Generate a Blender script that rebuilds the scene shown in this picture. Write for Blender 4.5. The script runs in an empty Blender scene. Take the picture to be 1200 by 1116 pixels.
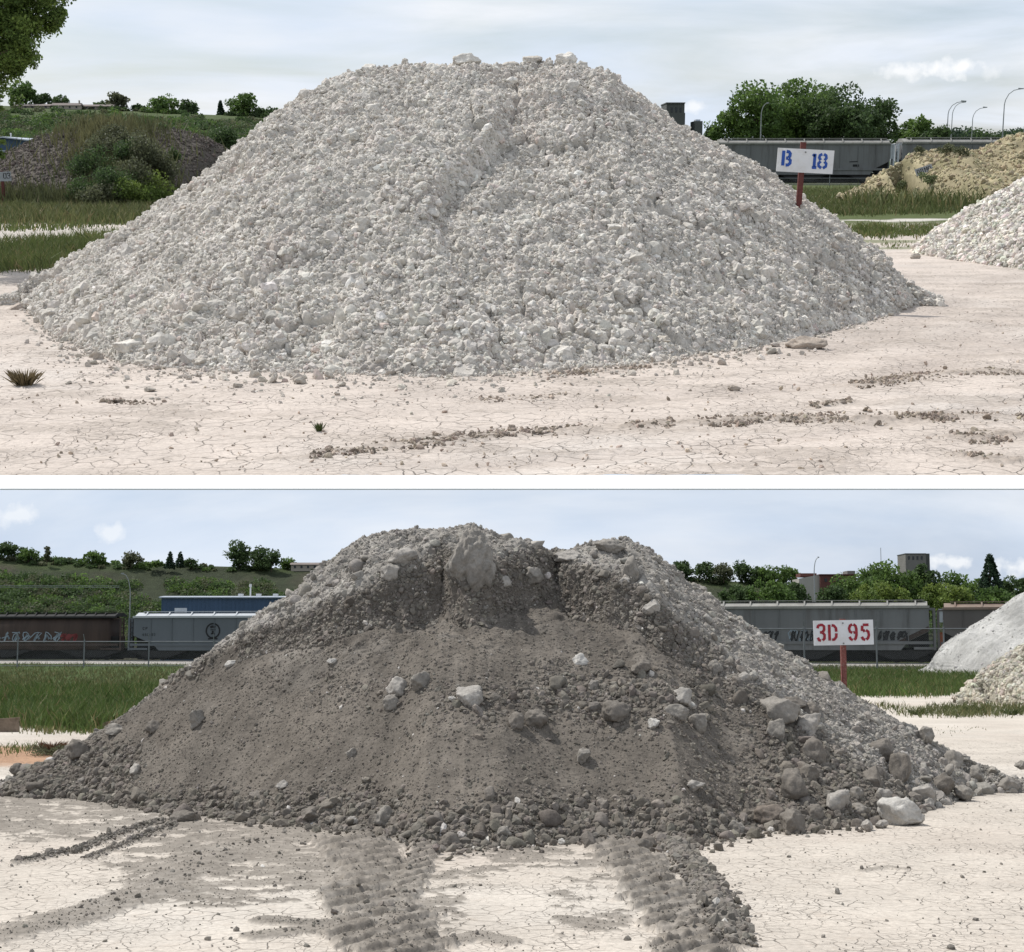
import bpy, bmesh, math, random
import numpy as np
from mathutils import Matrix, Vector

random.seed(7)
RNG = np.random.default_rng(7)
sc = bpy.context.scene
COL = sc.collection

# ------------------------------------------------------------------ camera, world, sun, exposure
F = 1800.0                    # focal length in pixels of a 1200 px wide picture
EYE = 1.7
HU, HL = 197.0, 748.0        # picture rows of the two horizons
SU = 20.0                     # size of the far (white) quarry yard
P_UP = math.atan((558 - 197) / F)
P_LO = math.atan((558 - 748) / F)
CAM = Vector((0, 0, SU * EYE))

cam_d = bpy.data.cameras.new('camera')
cam = bpy.data.objects.new('camera', cam_d)
COL.objects.link(cam)
cam.location = CAM
cam.rotation_euler = (math.pi / 2 - P_UP, 0, 0)
cam_d.sensor_fit = 'HORIZONTAL'
cam_d.sensor_width = 36.0
cam_d.lens = 36.0 * F / 1200.0
cam_d.clip_start = 0.5
cam_d.clip_end = 200000.0
sc.camera = cam

SUN = Vector((-0.49, 0.41, 0.77)).normalized()
sun_d = bpy.data.lights.new('sun', 'SUN')
sun_d.energy = 4.3
sun_d.angle = math.radians(0.55)
sun_d.color = (1.0, 0.968, 0.92)
sun = bpy.data.objects.new('sun', sun_d)
COL.objects.link(sun)
sun.rotation_euler = SUN.to_track_quat('Z', 'Y').to_euler()
sun.location = (0, 0, 300)

world = bpy.data.worlds.new('World')
sc.world = world
world.use_nodes = True


def build_world():
    nt = world.node_tree
    nt.nodes.clear()
    N, Lk = nt.nodes.new, nt.links.new
    out = N('ShaderNodeOutputWorld')
    bg = N('ShaderNodeBackground')
    bg.inputs['Strength'].default_value = 0.1
    tc = N('ShaderNodeTexCoord')
    sep = N('ShaderNodeSeparateXYZ')
    Lk(tc.outputs['Generated'], sep.inputs[0])

    def math_(op, a, b=None, clamp=False):
        m = N('ShaderNodeMath'); m.operation = op; m.use_clamp = clamp
        for i, v in enumerate((a, b)):
            if v is None: continue
            if isinstance(v, (int, float)): m.inputs[i].default_value = v
            else: Lk(v, m.inputs[i])
        return m.outputs[0]
    az = math_('ABSOLUTE', sep.outputs[2])
    comb = N('ShaderNodeCombineXYZ')
    Lk(sep.outputs[0], comb.inputs[0]); Lk(sep.outputs[1], comb.inputs[1]); Lk(az, comb.inputs[2])
    sky = N('ShaderNodeTexSky')
    sky.sky_type = 'NISHITA'
    sky.sun_disc = False
    sky.sun_elevation = math.asin(SUN.z)
    sky.sun_rotation = math.atan2(SUN.x, SUN.y) % (2 * math.pi)
    sky.air_density = 1.0; sky.dust_density = 1.2; sky.ozone_density = 1.5
    Lk(comb.outputs[0], sky.inputs['Vector'])
    # veil of high cloud, streaked along the horizon
    den = math_('ADD', az, 0.10)
    u = math_('DIVIDE', sep.outputs[0], den)
    v = math_('DIVIDE', sep.outputs[1], den)
    cv = N('ShaderNodeCombineXYZ')
    Lk(u, cv.inputs[0]); Lk(v, cv.inputs[1]); Lk(sep.outputs[2], cv.inputs[2])
    n1 = N('ShaderNodeTexNoise'); n1.inputs['Scale'].default_value = 0.75
    n1.inputs['Detail'].default_value = 7; n1.inputs['Roughness'].default_value = 0.55
    n1.inputs['Distortion'].default_value = 0.4
    Lk(cv.outputs[0], n1.inputs['Vector'])
    r1 = N('ShaderNodeMapRange')
    r1.inputs['From Min'].default_value = 0.30; r1.inputs['From Max'].default_value = 0.58
    r1.inputs['To Min'].default_value = 0.38; r1.inputs['To Max'].default_value = 0.99
    Lk(n1.outputs['Fac'], r1.inputs['Value'])
    # patchy brightness of the veil
    sc2 = N('ShaderNodeVectorMath'); sc2.operation = 'MULTIPLY'
    sc2.inputs[1].default_value = (3.0, 3.0, 13.0)
    Lk(tc.outputs['Generated'], sc2.inputs[0])
    n2 = N('ShaderNodeTexNoise'); n2.inputs['Scale'].default_value = 2.2
    n2.inputs['Detail'].default_value = 6; n2.inputs['Roughness'].default_value = 0.5
    Lk(sc2.outputs[0], n2.inputs['Vector'])
    cr = N('ShaderNodeValToRGB')
    cr.color_ramp.elements[0].position = 0.34; cr.color_ramp.elements[0].color = (7.4, 8.25, 9.5, 1)
    cr.color_ramp.elements[1].position = 0.66; cr.color_ramp.elements[1].color = (8.9, 9.25, 9.8, 1)
    Lk(n2.outputs['Fac'], cr.inputs[0])
    mx = N('ShaderNodeMix'); mx.data_type = 'RGBA'
    Lk(r1.outputs[0], mx.inputs[0]); Lk(sky.outputs[0], mx.inputs[6]); Lk(cr.outputs[0], mx.inputs[7])
    cur = mx.outputs[2]
    # small cumulus puffs low over the skyline, each at its own bearing
    pn = N('ShaderNodeTexNoise'); pn.inputs['Scale'].default_value = 110
    pn.inputs['Detail'].default_value = 5
    Lk(tc.outputs['Generated'], pn.inputs['Vector'])
    for (px, py, rx, ry, amt) in ((1060, 84, 24, 8, .8), (1114, 81, 27, 9, 1.0), (816, 125, 13, 7, .7), (1165, 83, 12, 8, .4),
                                  (20, 602, 24, 10, .5), (130, 624, 14, 10, .5), (1112, 659, 22, 7, .7), (1185, 665, 26, 9, .7)):
        d = Vector(((px - 600) / F, 1, 0))
        b = (558 - py) / F
        yy = math.cos(P_UP) + b * math.sin(P_UP); zz = -math.sin(P_UP) + b * math.cos(P_UP)
        d = Vector(((px - 600) / F, yy, zz)).normalized()
        su = N('ShaderNodeVectorMath'); su.operation = 'SUBTRACT'; su.inputs[1].default_value = d
        Lk(tc.outputs['Generated'], su.inputs[0])
        mu = N('ShaderNodeVectorMath'); mu.operation = 'MULTIPLY'; mu.inputs[1].default_value = (F / rx, F / rx, F / ry)
        Lk(su.outputs[0], mu.inputs[0])
        ln = N('ShaderNodeVectorMath'); ln.operation = 'LENGTH'; Lk(mu.outputs[0], ln.inputs[0])
        k = math_('SUBTRACT', 1.25, ln.outputs['Value'])
        k2 = math_('SUBTRACT', pn.outputs['Fac'], 0.5)
        k3 = math_('MULTIPLY', k2, 3.2)
        k4 = math_('ADD', k, k3)
        k5 = math_('MULTIPLY', k4, 1.1 * amt, True)
        k6 = math_('MINIMUM', k5, amt)
        m2 = N('ShaderNodeMix'); m2.data_type = 'RGBA'
        Lk(k6, m2.inputs[0]); Lk(cur, m2.inputs[6]); m2.inputs[7].default_value = (10.2, 10.3, 10.4, 1)
        cur = m2.outputs[2]
    Lk(cur, bg.inputs['Color'])
    Lk(bg.outputs[0], out.inputs['Surface'])


build_world()
vs = sc.view_settings
vs.view_transform = 'Standard'
vs.look = 'None'
vs.exposure = 0.0
vs.gamma = 1.0
sc.render.engine = 'CYCLES'
sc.cycles.max_bounces = 5
sc.cycles.diffuse_bounces = 3
sc.cycles.transparent_max_bounces = 8
sc.cycles.use_denoising = True


# ------------------------------------------------------------------ the two yards: a level one far off, a sloping one near by
class Frame:
    def __init__(self, pitch, M):
        self.p = pitch; self.M = M
        self.c, self.s = math.cos(pitch), math.sin(pitch)

    def ray(self, px, py):
        a = (px - 600) / F; b = (558 - py) / F
        y = self.c + b * self.s; z = -self.s + b * self.c
        return a / y, z / y

    def at(self, px, py, Y):
        a, z = self.ray(px, py)
        return Vector((a * Y, Y, EYE + z * Y))

    def ground(self, px, py):
        a, z = self.ray(px, py)
        Y = -EYE / z
        return Vector((a * Y, Y, 0.0))

    def gx(self, px, Y):                       # x on the ground at depth Y
        d = Y * self.c + EYE * self.s
        return (px - 600) / F * d

    def proj(self, X, Y, Z):
        Z = Z - EYE
        d = Y * self.c - Z * self.s
        return 600 + F * X / d, 558 - F * (Y * self.s + Z * self.c) / d


T = Matrix.Translation
UP = Frame(P_UP, T(CAM) @ Matrix.Scale(SU, 4) @ T((0, 0, -EYE)))
LO = Frame(P_LO, T(CAM) @ Matrix.Rotation(-(P_UP - P_LO), 4, 'X') @ T((0, 0, -EYE)))


# ------------------------------------------------------------------ noise
def _h(ix, iy, iz, seed):
    h = (ix.astype(np.int64) * 374761393 + iy.astype(np.int64) * 668265263 + iz * 2147483647 + seed * 974634777) & 0xFFFFFFFF
    h = ((h ^ (h >> 13)) * 1274126177) & 0xFFFFFFFF
    h = ((h ^ (h >> 16)) * 2246822519) & 0xFFFFFFFF
    h = h ^ (h >> 15)
    return h.astype(np.float64) / 4294967295.0


def vn2(x, y, seed=0):
    x = np.asarray(x, float); y = np.asarray(y, float)
    ix, iy = np.floor(x), np.floor(y)
    fx, fy = x - ix, y - iy
    fx = fx * fx * fx * (fx * (fx * 6 - 15) + 10); fy = fy * fy * fy * (fy * (fy * 6 - 15) + 10)
    a = _h(ix, iy, 0, seed); b = _h(ix + 1, iy, 0, seed); c = _h(ix, iy + 1, 0, seed); d = _h(ix + 1, iy + 1, 0, seed)
    return (a * (1 - fx) + b * fx) * (1 - fy) + (c * (1 - fx) + d * fx) * fy


def fbm(x, y, o=4, seed=0):
    s = 0; a = 0.5; t = 0
    for i in range(o):
        s = s + a * vn2(x * 2 ** i + 17.3 * i, y * 2 ** i - 9.1 * i, seed + i); t += a; a *= 0.5
    return s / t - 0.5


def vn3(v, seed=0):
    i = np.floor(v); f = v - i; f = f * f * (3 - 2 * f)
    r = 0
    for dx in (0, 1):
        for dy in (0, 1):
            for dz in (0, 1):
                w = (f[:, 0] if dx else 1 - f[:, 0]) * (f[:, 1] if dy else 1 - f[:, 1]) * (f[:, 2] if dz else 1 - f[:, 2])
                r = r + w * _h(i[:, 0] + dx, i[:, 1] + dy, (i[:, 2] + dz).astype(np.int64) * 1013, seed)
    return r - 0.5


def cell(x, y, seed=0):
    x = np.asarray(x, float); y = np.asarray(y, float)
    ix, iy = np.floor(x), np.floor(y)
    f1 = np.full(x.shape, 9.0); f2 = np.full(x.shape, 9.0); cid = np.zeros(x.shape)
    for dx in (-1, 0, 1):
        for dy in (-1, 0, 1):
            cx, cy = ix + dx, iy + dy
            qx = cx + 0.08 + 0.84 * _h(cx, cy, 0, seed); qy = cy + 0.08 + 0.84 * _h(cx, cy, 0, seed + 51)
            d = np.hypot(qx - x, qy - y)
            m = d < f1
            f2 = np.where(m, f1, np.minimum(f2, d))
            cid = np.where(m, _h(cx, cy, 0, seed + 99), cid)
            f1 = np.where(m, d, f1)
    return f1, f2, cid


def sstep(a, b, x):
    t = np.clip((x - a) / (b - a), 0, 1)
    return t * t * (3 - 2 * t)


def seg_dist(x, y, pts):
    """distance, arc length and side (positive = right of travel) to a polyline"""
    best = np.full(x.shape, 1e9); arc = np.zeros(x.shape); side = np.zeros(x.shape); a0 = 0
    for (x0, y0), (x1, y1) in zip(pts[:-1], pts[1:]):
        dx, dy = x1 - x0, y1 - y0; L = math.hypot(dx, dy)
        t = np.clip(((x - x0) * dx + (y - y0) * dy) / (L * L), 0, 1)
        d = np.hypot(x - x0 - t * dx, y - y0 - t * dy)
        m = d < best
        arc = np.where(m, a0 + t * L, arc)
        side = np.where(m, (dx * (y - y0) - dy * (x - x0)) / L, side)
        best = np.where(m, d, best); a0 += L
    return best, arc, side


# ------------------------------------------------------------------ mesh helpers
def np_mesh(name, V, Fc, mat, smooth=True, cols=None):
    V = np.ascontiguousarray(V, dtype=np.float32); Fc = np.ascontiguousarray(Fc, dtype=np.int32)
    me = bpy.data.meshes.new(name)
    me.vertices.add(len(V)); me.vertices.foreach_set('co', V.ravel())
    me.loops.add(Fc.size); me.loops.foreach_set('vertex_index', Fc.ravel())
    me.polygons.add(len(Fc)); me.polygons.foreach_set('loop_start', np.arange(len(Fc), dtype=np.int32) * Fc.shape[1])
    me.polygons.foreach_set('use_smooth', np.full(len(Fc), bool(smooth)))
    me.update(calc_edges=True)
    if cols is not None:
        c = np.ones((len(V), 4), np.float32); c[:, :cols.shape[1]] = cols
        at = me.color_attributes.new('col', 'FLOAT_COLOR', 'POINT')
        at.data.foreach_set('color', c.ravel())
    me.materials.append(mat)
    return me


class MB:
    """collects boxes, tubes and prisms into one mesh"""
    def __init__(self): self.v = []; self.f = []

    def box(self, x0, x1, y0, y1, z0, z1):
        b = len(self.v)
        self.v += [(x0, y0, z0), (x1, y0, z0), (x1, y1, z0), (x0, y1, z0), (x0, y0, z1), (x1, y0, z1), (x1, y1, z1), (x0, y1, z1)]
        self.f += [tuple(b + i for i in q) for q in ((0, 3, 2, 1), (4, 5, 6, 7), (0, 1, 5, 4), (1, 2, 6, 5), (2, 3, 7, 6), (3, 0, 4, 7))]
        return self

    def prism(self, poly, y0, y1):             # polygon in x,z extruded along y
        b = len(self.v); n = len(poly)
        self.v += [(x, y0, z) for x, z in poly] + [(x, y1, z) for x, z in poly]
        self.f.append(tuple(b + i for i in range(n))); self.f.append(tuple(b + n + i for i in reversed(range(n))))
        self.f += [(b + i, b + n + i, b + n + (i + 1) % n, b + (i + 1) % n) for i in range(n)]
        return self

    def prism_x(self, poly, x0, x1):           # polygon in y,z extruded along x
        b = len(self.v); n = len(poly)
        self.v += [(x0, y, z) for y, z in poly] + [(x1, y, z) for y, z in poly]
        self.f.append(tuple(b + i for i in range(n))); self.f.append(tuple(b + n + i for i in reversed(range(n))))
        self.f += [(b + i, b + n + i, b + n + (i + 1) % n, b + (i + 1) % n) for i in range(n)]
        return self

    def tube(self, pts, r0, r1=None, n=7):
        r1 = r0 if r1 is None else r1
        pts = [Vector(p) for p in pts]; rings = []
        for i, p in enumerate(pts):
            d = (pts[min(i + 1, len(pts) - 1)] - pts[max(i - 1, 0)]).normalized()
            u = d.orthogonal().normalized() if i == 0 else (u - d * u.dot(d)).normalized()
            w = d.cross(u); r = r0 + (r1 - r0) * i / max(1, len(pts) - 1)
            b = len(self.v)
            self.v += [tuple(p + (u * math.cos(2 * math.pi * k / n) + w * math.sin(2 * math.pi * k / n)) * r) for k in range(n)]
            rings.append(b)
        for a, b in zip(rings[:-1], rings[1:]):
            self.f += [(a + k, a + (k + 1) % n, b + (k + 1) % n, b + k) for k in range(n)]
        self.f.append(tuple(rings[0] + k for k in reversed(range(n)))); self.f.append(tuple(rings[-1] + k for k in range(n)))
        return self

    def disc_y(self, cx, cz, r, y0, y1, n=18):
        return self.prism([(cx + r * math.cos(2 * math.pi * k / n), cz + r * math.sin(2 * math.pi * k / n)) for k in range(n)], y0, y1)

    def stroke(self, pts, w, y, depth=0.004, closed=False):   # a painted line in the x,z plane, a hair proud of y
        P = [Vector((p[0], 0, p[1])) for p in pts]; n = len(P)
        L, R = [], []
        for i in range(n):
            a = P[(i - 1) % n] if (closed or i > 0) else P[i]
            c = P[(i + 1) % n] if (closed or i < n - 1) else P[i]
            d = (c - a).normalized(); q = Vector((-d.z, 0, d.x)) * (w / 2)
            L.append(P[i] + q); R.append(P[i] - q)
        m = n if closed else n - 1
        for i in range(m):
            j = (i + 1) % n; b = len(self.v)
            for yy in (y - depth, y):
                self.v += [(L[i].x, yy, L[i].z), (L[j].x, yy, L[j].z), (R[j].x, yy, R[j].z), (R[i].x, yy, R[i].z)]
            self.f += [tuple(b + k for k in q) for q in ((0, 1, 2, 3), (7, 6, 5, 4), (0, 4, 5, 1), (1, 5, 6, 2), (2, 6, 7, 3), (3, 7, 4, 0))]
        return self

    def mesh(self, name, mat, smooth=False):
        me = bpy.data.meshes.new(name); me.from_pydata(self.v, [], self.f); me.update()
        bm = bmesh.new(); bm.from_mesh(me); bmesh.ops.recalc_face_normals(bm, faces=bm.faces); bm.to_mesh(me); bm.free()
        if smooth: me.polygons.foreach_set('use_smooth', [True] * len(me.polygons))
        me.materials.append(mat)
        return me


def place(o, fr, loc=(0, 0, 0), rz=0.0, rx=0.0, ry=0.0):
    o.matrix_basis = fr.M @ T(loc) @ Matrix.Rotation(rz, 4, 'Z') @ Matrix.Rotation(rx, 4, 'X') @ Matrix.Rotation(ry, 4, 'Y')


def tag(o, label, cat, group=None):
    o['label'] = label; o['category'] = cat
    if group: o['group'] = group


def thing(fr, name, label, cat, loc, rz=0.0, group=None, ry=0.0):
    o = bpy.data.objects.new(name, None); COL.objects.link(o)
    place(o, fr, loc, rz, ry=ry); tag(o, label, cat, group)
    o.empty_display_size = 0.1
    return o


def part(name, me, parent, label=None, stuff=False):
    o = bpy.data.objects.new(name, me); COL.objects.link(o)
    o.parent = parent
    if label: o['label'] = label
    if stuff: o['kind'] = 'stuff'
    return o


def solo(fr, name, me, label, cat, loc=(0, 0, 0), rz=0.0, group=None, rx=0.0, ry=0.0):
    o = bpy.data.objects.new(name, me); COL.objects.link(o)
    place(o, fr, loc, rz, rx, ry); tag(o, label, cat, group)
    return o


def setting(fr, name, me, kind='structure', label=None):
    o = bpy.data.objects.new(name, me); COL.objects.link(o)
    place(o, fr); o['kind'] = kind
    if label: o['label'] = label
    return o


# ------------------------------------------------------------------ materials
class Nodes:
    def __init__(self, name):
        self.m = bpy.data.materials.new(name); self.m.use_nodes = True
        self.nt = self.m.node_tree; self.nt.nodes.clear()
        self.out = self.n('ShaderNodeOutputMaterial')
        self.b = self.n('ShaderNodeBsdfPrincipled')
        self.b.inputs['Roughness'].default_value = 0.95
        self.b.inputs['Specular IOR Level'].default_value = 0.15
        self.l(self.b.outputs[0], self.out.inputs[0])

    def n(self, t): return self.nt.nodes.new(t)

    def l(self, a, b): self.nt.links.new(a, b)

    def obj(self): return self.n('ShaderNodeTexCoord').outputs['Object']

    def noise(self, vec, scale, detail=4, rough=0.6):
        n = self.n('ShaderNodeTexNoise'); n.inputs['Scale'].default_value = scale
        n.inputs['Detail'].default_value = detail; n.inputs['Roughness'].default_value = rough
        self.l(vec, n.inputs['Vector']); return n.outputs['Fac']

    def rng(self, v, a, b, c, d):
        r = self.n('ShaderNodeMapRange')
        for k, x in zip(('From Min', 'From Max', 'To Min', 'To Max'), (a, b, c, d)): r.inputs[k].default_value = x
        self.l(v, r.inputs['Value']); return r.outputs[0]

    def mix(self, fac, a, b, blend='MIX'):
        m = self.n('ShaderNodeMix'); m.data_type = 'RGBA'; m.blend_type = blend
        for i, v in ((0, fac), (6, a), (7, b)):
            if isinstance(v, (int, float)): m.inputs[i].default_value = v
            elif isinstance(v, tuple): m.inputs[i].default_value = (*v, 1)[:4]
            else: self.l(v, m.inputs[i])
        return m.outputs[2]

    def mul(self, a, b, op='MULTIPLY'):
        m = self.n('ShaderNodeMath'); m.operation = op
        for i, v in ((0, a), (1, b)):
            if isinstance(v, (int, float)): m.inputs[i].default_value = v
            else: self.l(v, m.inputs[i])
        return m.outputs[0]

    def scale(self, col, fac):
        m = self.n('ShaderNodeVectorMath'); m.operation = 'SCALE'
        self.l(col, m.inputs[0]); self.l(fac, m.inputs['Scale']); return m.outputs[0]

    def attr(self):
        a = self.n('ShaderNodeAttribute'); a.attribute_name = 'col'; return a

    def bump(self, h, strength, dist):
        b = self.n('ShaderNodeBump'); b.inputs['Strength'].default_value = strength; b.inputs['Distance'].default_value = dist
        self.l(h, b.inputs['Height']); self.l(b.outputs[0], self.b.inputs['Normal'])


def mat_paint(name, col, rough=0.6, var=0.25, scale=2.0, metal=0.0, dirt=None, streak=False):
    k = Nodes(name); v = k.obj()
    if streak:
        mp = k.n('ShaderNodeMapping'); mp.inputs['Scale'].default_value = (1.0, 1.0, 0.12); k.l(v, mp.inputs['Vector']); vv = mp.outputs[0]
    else: vv = v
    f = k.rng(k.noise(vv, scale, 5), 0.3, 0.7, 1 - var, 1 + var * 0.6)
    c = k.n('ShaderNodeRGB'); c.outputs[0].default_value = (*col, 1)
    cc = k.scale(c.outputs[0], f)
    if dirt:
        cc = k.mix(k.rng(k.noise(vv, scale * 2.3, 6, 0.7), 0.5, 0.75, 0, 0.85), cc, dirt)
    k.l(cc, k.b.inputs['Base Color'])
    k.b.inputs['Roughness'].default_value = rough; k.b.inputs['Metallic'].default_value = metal
    k.b.inputs['Specular IOR Level'].default_value = 0.3
    return k.m


def mat_rock(name, s=1.0, bump=0.02, fine=38.0):
    k = Nodes(name); v = k.obj(); a = k.attr()
    f = k.rng(k.noise(v, 3.0 * s, 5, 0.65), 0.3, 0.7, 0.80, 1.16)
    g = k.rng(k.noise(v, fine * s, 4, 0.7), 0.3, 0.7, 0.78, 1.18)
    k.l(k.scale(a.outputs['Color'], k.mul(f, g)), k.b.inputs['Base Color'])
    k.bump(k.noise(v, 30.0 * s, 6, 0.7), 0.7, bump)
    return k.m


def mat_leaf(name, trans=0.45):
    k = Nodes(name); a = k.attr()
    k.l(a.outputs['Color'], k.b.inputs['Base Color'])
    k.b.inputs['Roughness'].default_value = 0.6; k.b.inputs['Specular IOR Level'].default_value = 0.25
    t = k.n('ShaderNodeBsdfTranslucent'); k.l(a.outputs['Color'], t.inputs['Color'])
    ms = k.n('ShaderNodeMixShader'); ms.inputs[0].default_value = trans
    k.l(k.b.outputs[0], ms.inputs[1]); k.l(t.outputs[0], ms.inputs[2]); k.l(ms.outputs[0], k.out.inputs[0])
    return k.m


def mat_ground(name, cs, bumpd):
    """dried clay: colour from the sheet, polygonal shrinkage cracks where the alpha channel says so"""
    k = Nodes(name); v = k.obj(); a = k.attr()
    wob = k.n('ShaderNodeTexNoise'); wob.inputs['Scale'].default_value = cs * 0.9; wob.inputs['Detail'].default_value = 4
    k.l(v, wob.inputs['Vector'])
    su = k.n('ShaderNodeVectorMath'); su.operation = 'SUBTRACT'; su.inputs[1].default_value = (0.5, 0.5, 0.5); k.l(wob.outputs['Color'], su.inputs[0])
    ms = k.n('ShaderNodeVectorMath'); ms.operation = 'SCALE'; ms.inputs['Scale'].default_value = 0.75 / cs; k.l(su.outputs[0], ms.inputs[0])
    ad = k.n('ShaderNodeVectorMath'); ad.operation = 'ADD'; k.l(v, ad.inputs[0]); k.l(ms.outputs[0], ad.inputs[1])

    def cracks(scale, w):
        vo = k.n('ShaderNodeTexVoronoi'); vo.feature = 'DISTANCE_TO_EDGE'; vo.voronoi_dimensions = '2D'
        vo.inputs['Scale'].default_value = scale; k.l(ad.outputs[0], vo.inputs['Vector'])
        return k.rng(vo.outputs['Distance'], 0.0, w, 1.0, 0.0)
    c1 = cracks(cs, 0.045); c2 = cracks(cs * 2.1, 0.05)
    patch = k.rng(k.noise(v, cs * 0.35, 4), 0.42, 0.60, 0.16, 1.0)
    patch2 = k.rng(k.noise(v, cs * 0.22, 3), 0.47, 0.60, 0.0, 0.65)
    crk = k.mul(k.mul(k.mul(c1, patch), k.mul(c2, patch2), 'MAXIMUM'), a.outputs['Alpha'])
    f = k.rng(k.noise(v, 0.9, 5, 0.6), 0.3, 0.7, 0.88, 1.09)
    g = k.rng(k.noise(v, 24, 6, 0.75), 0.3, 0.7, 0.74, 1.16)
    base = k.scale(a.outputs['Color'], k.mul(f, g))
    stain = k.rng(k.noise(v, 5.5, 6, 0.7), 0.55, 0.75, 0.0, 0.40)
    base = k.mix(k.mul(stain, a.outputs['Alpha']), base, (0.36, 0.29, 0.23))
    base = k.mix(k.mul(crk, 0.78), base, (0.115, 0.095, 0.078))
    k.l(base, k.b.inputs['Base Color'])
    h = k.mul(k.mul(k.noise(v, 22, 6, 0.7), 0.6), crk, 'SUBTRACT')
    k.bump(h, 0.7, bumpd)
    return k.m


M_WHITE_ROCK = mat_rock('white_clay', 1.0, 0.25)
M_DARK_ROCK = mat_rock('dark_spoil', 1.0, 0.014)
M_LEAF = mat_leaf('leaves')
M_GRASS = mat_leaf('grass_blades', 0.3)
M_BARK = mat_paint('bark', (0.10, 0.075, 0.055), 0.9, 0.4, 8)
M_GROUND_UP = mat_ground('cracked_clay', 6.2, 0.30)
M_GROUND_LO = mat_ground('cracked_pale_clay', 6.6, 0.016)
M_GAP_WHITE = mat_paint('gap_white', (0.90, 0.90, 0.89), 0.7, 0.02, 3)  # plain white for the added strip between the two yards


def cvar(base, n, v=0.12, hue=0.03, rng=RNG):
    b = np.array(base)[None, :] * (1 + v * rng.standard_normal((n, 1))) * (1 + hue * rng.standard_normal((n, 3)))
    return np.clip(b, 0.012, 0.92)


# ------------------------------------------------------------------ rocks
def ico(sub):
    bm = bmesh.new(); bmesh.ops.create_icosphere(bm, subdivisions=sub, radius=1.0)
    bm.verts.ensure_lookup_table()
    V = np.array([v.co[:] for v in bm.verts]); Fc = np.array([[v.index for v in f.verts] for f in bm.faces]); bm.free()
    return V, Fc


ICO = {k: ico(k) for k in (1, 2, 3, 4, 5)}


def rock_shape(sub, seed, cuts=9, rough=0.10):
    V, Fc = ICO[sub]; V = V.copy(); r = np.random.default_rng(seed)
    V *= (1 + 0.5 * vn3(V * 1.1 + r.random(3) * 40, seed))[:, None]
    for _ in range(cuts):
        n = r.standard_normal(3); n /= np.linalg.norm(n); d = r.uniform(0.5, 0.85)
        e = V @ n - d; V -= np.where(e > 0, e, 0)[:, None] * n * 0.92
    if sub <= 2:
        V *= (1 + 0.55 * vn3(V * 1.9 + 5, seed + 3) + (0.30 * vn3(V * 4.1 + 2, seed + 4) if sub == 2 else 0))[:, None]
    if sub >= 3:
        V *= (1 + rough * 1.6 * vn3(V * 3.2 + 9, seed + 5) + rough * vn3(V * 7.5 + 3, seed + 6))[:, None]
        if sub >= 4: V *= (1 + rough * 0.5 * vn3(V * 17, seed + 8))[:, None]
        if sub >= 5: V *= (1 + rough * 0.55 * vn3(V * 11, seed + 9) + rough * 0.35 * vn3(V * 30, seed + 10))[:, None]
    V -= (V.max(0) + V.min(0)) / 2
    return V / np.abs(V).max(0).mean(), Fc


LIB = {1: [rock_shape(1, 300 + i, 2) for i in range(10)], 2: [rock_shape(2, 100 + i, 3) for i in range(14)], 3: [rock_shape(3, 200 + i, 8) for i in range(8)]}


def scatter_mesh(name, P, size, cols, mat, sub=2, flat=0.25, rng=RNG):
    """thousands of clods as one mesh"""
    n = len(P); Vs, Fs, Cs = [], [], []; off = 0
    q = rng.standard_normal((n, 4)); q /= np.linalg.norm(q, axis=1)[:, None]
    w, x, y, z = q.T
    R = np.stack([1 - 2 * (y * y + z * z), 2 * (x * y - z * w), 2 * (x * z + y * w), 2 * (x * y + z * w), 1 - 2 * (x * x + z * z), 2 * (y * z - x * w),
                  2 * (x * z - y * w), 2 * (y * z + x * w), 1 - 2 * (x * x + y * y)], 1).reshape(n, 3, 3)
    S = size[:, None] * rng.uniform(0.7, 1.25, (n, 3)); S[:, 2] *= 1 - flat
    var = rng.integers(0, len(LIB[sub]), n)
    for k in range(len(LIB[sub])):
        idx = np.nonzero(var == k)[0]
        if not len(idx): continue
        B, Fc = LIB[sub][k]
        V = np.einsum('nij,nvj->nvi', R[idx], B[None] * S[idx][:, None, :]) + P[idx][:, None, :]
        Vs.append(V.reshape(-1, 3)); m = len(B)
        Fs.append((Fc[None] + (np.arange(len(idx)) * m)[:, None, None] + off).reshape(-1, 3)); off += m * len(idx)
        Cs.append(np.repeat(cols[idx], m, axis=0))
    return np_mesh(name, np.concatenate(Vs), np.concatenate(Fs), mat, smooth=(sub > 2), cols=np.concatenate(Cs))


def boulder(fr, name, label, centre, sx, sy, sz, col, mat, seed, group=None, rz=None, rx=0.0, ry=0.0, sub=4, rough=0.17):
    V, Fc = rock_shape(sub, seed, 8, rough)
    V = V * np.array([sx, sy, sz]) * 0.5
    r = np.random.default_rng(seed)
    t = vn3(V / max(sx, sz) * 5, seed)[:, None]
    cols = np.clip(np.array(col)[None] * (1 + 0.35 * t), 0.01, 0.9) * np.ones((len(V), 1))
    me = np_mesh(name, V, Fc, mat, True, cols)
    return solo(fr, name, me, label, 'rock', centre, (r.uniform(-0.5, 0.5) if rz is None else rz), group, rx, ry)


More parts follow.
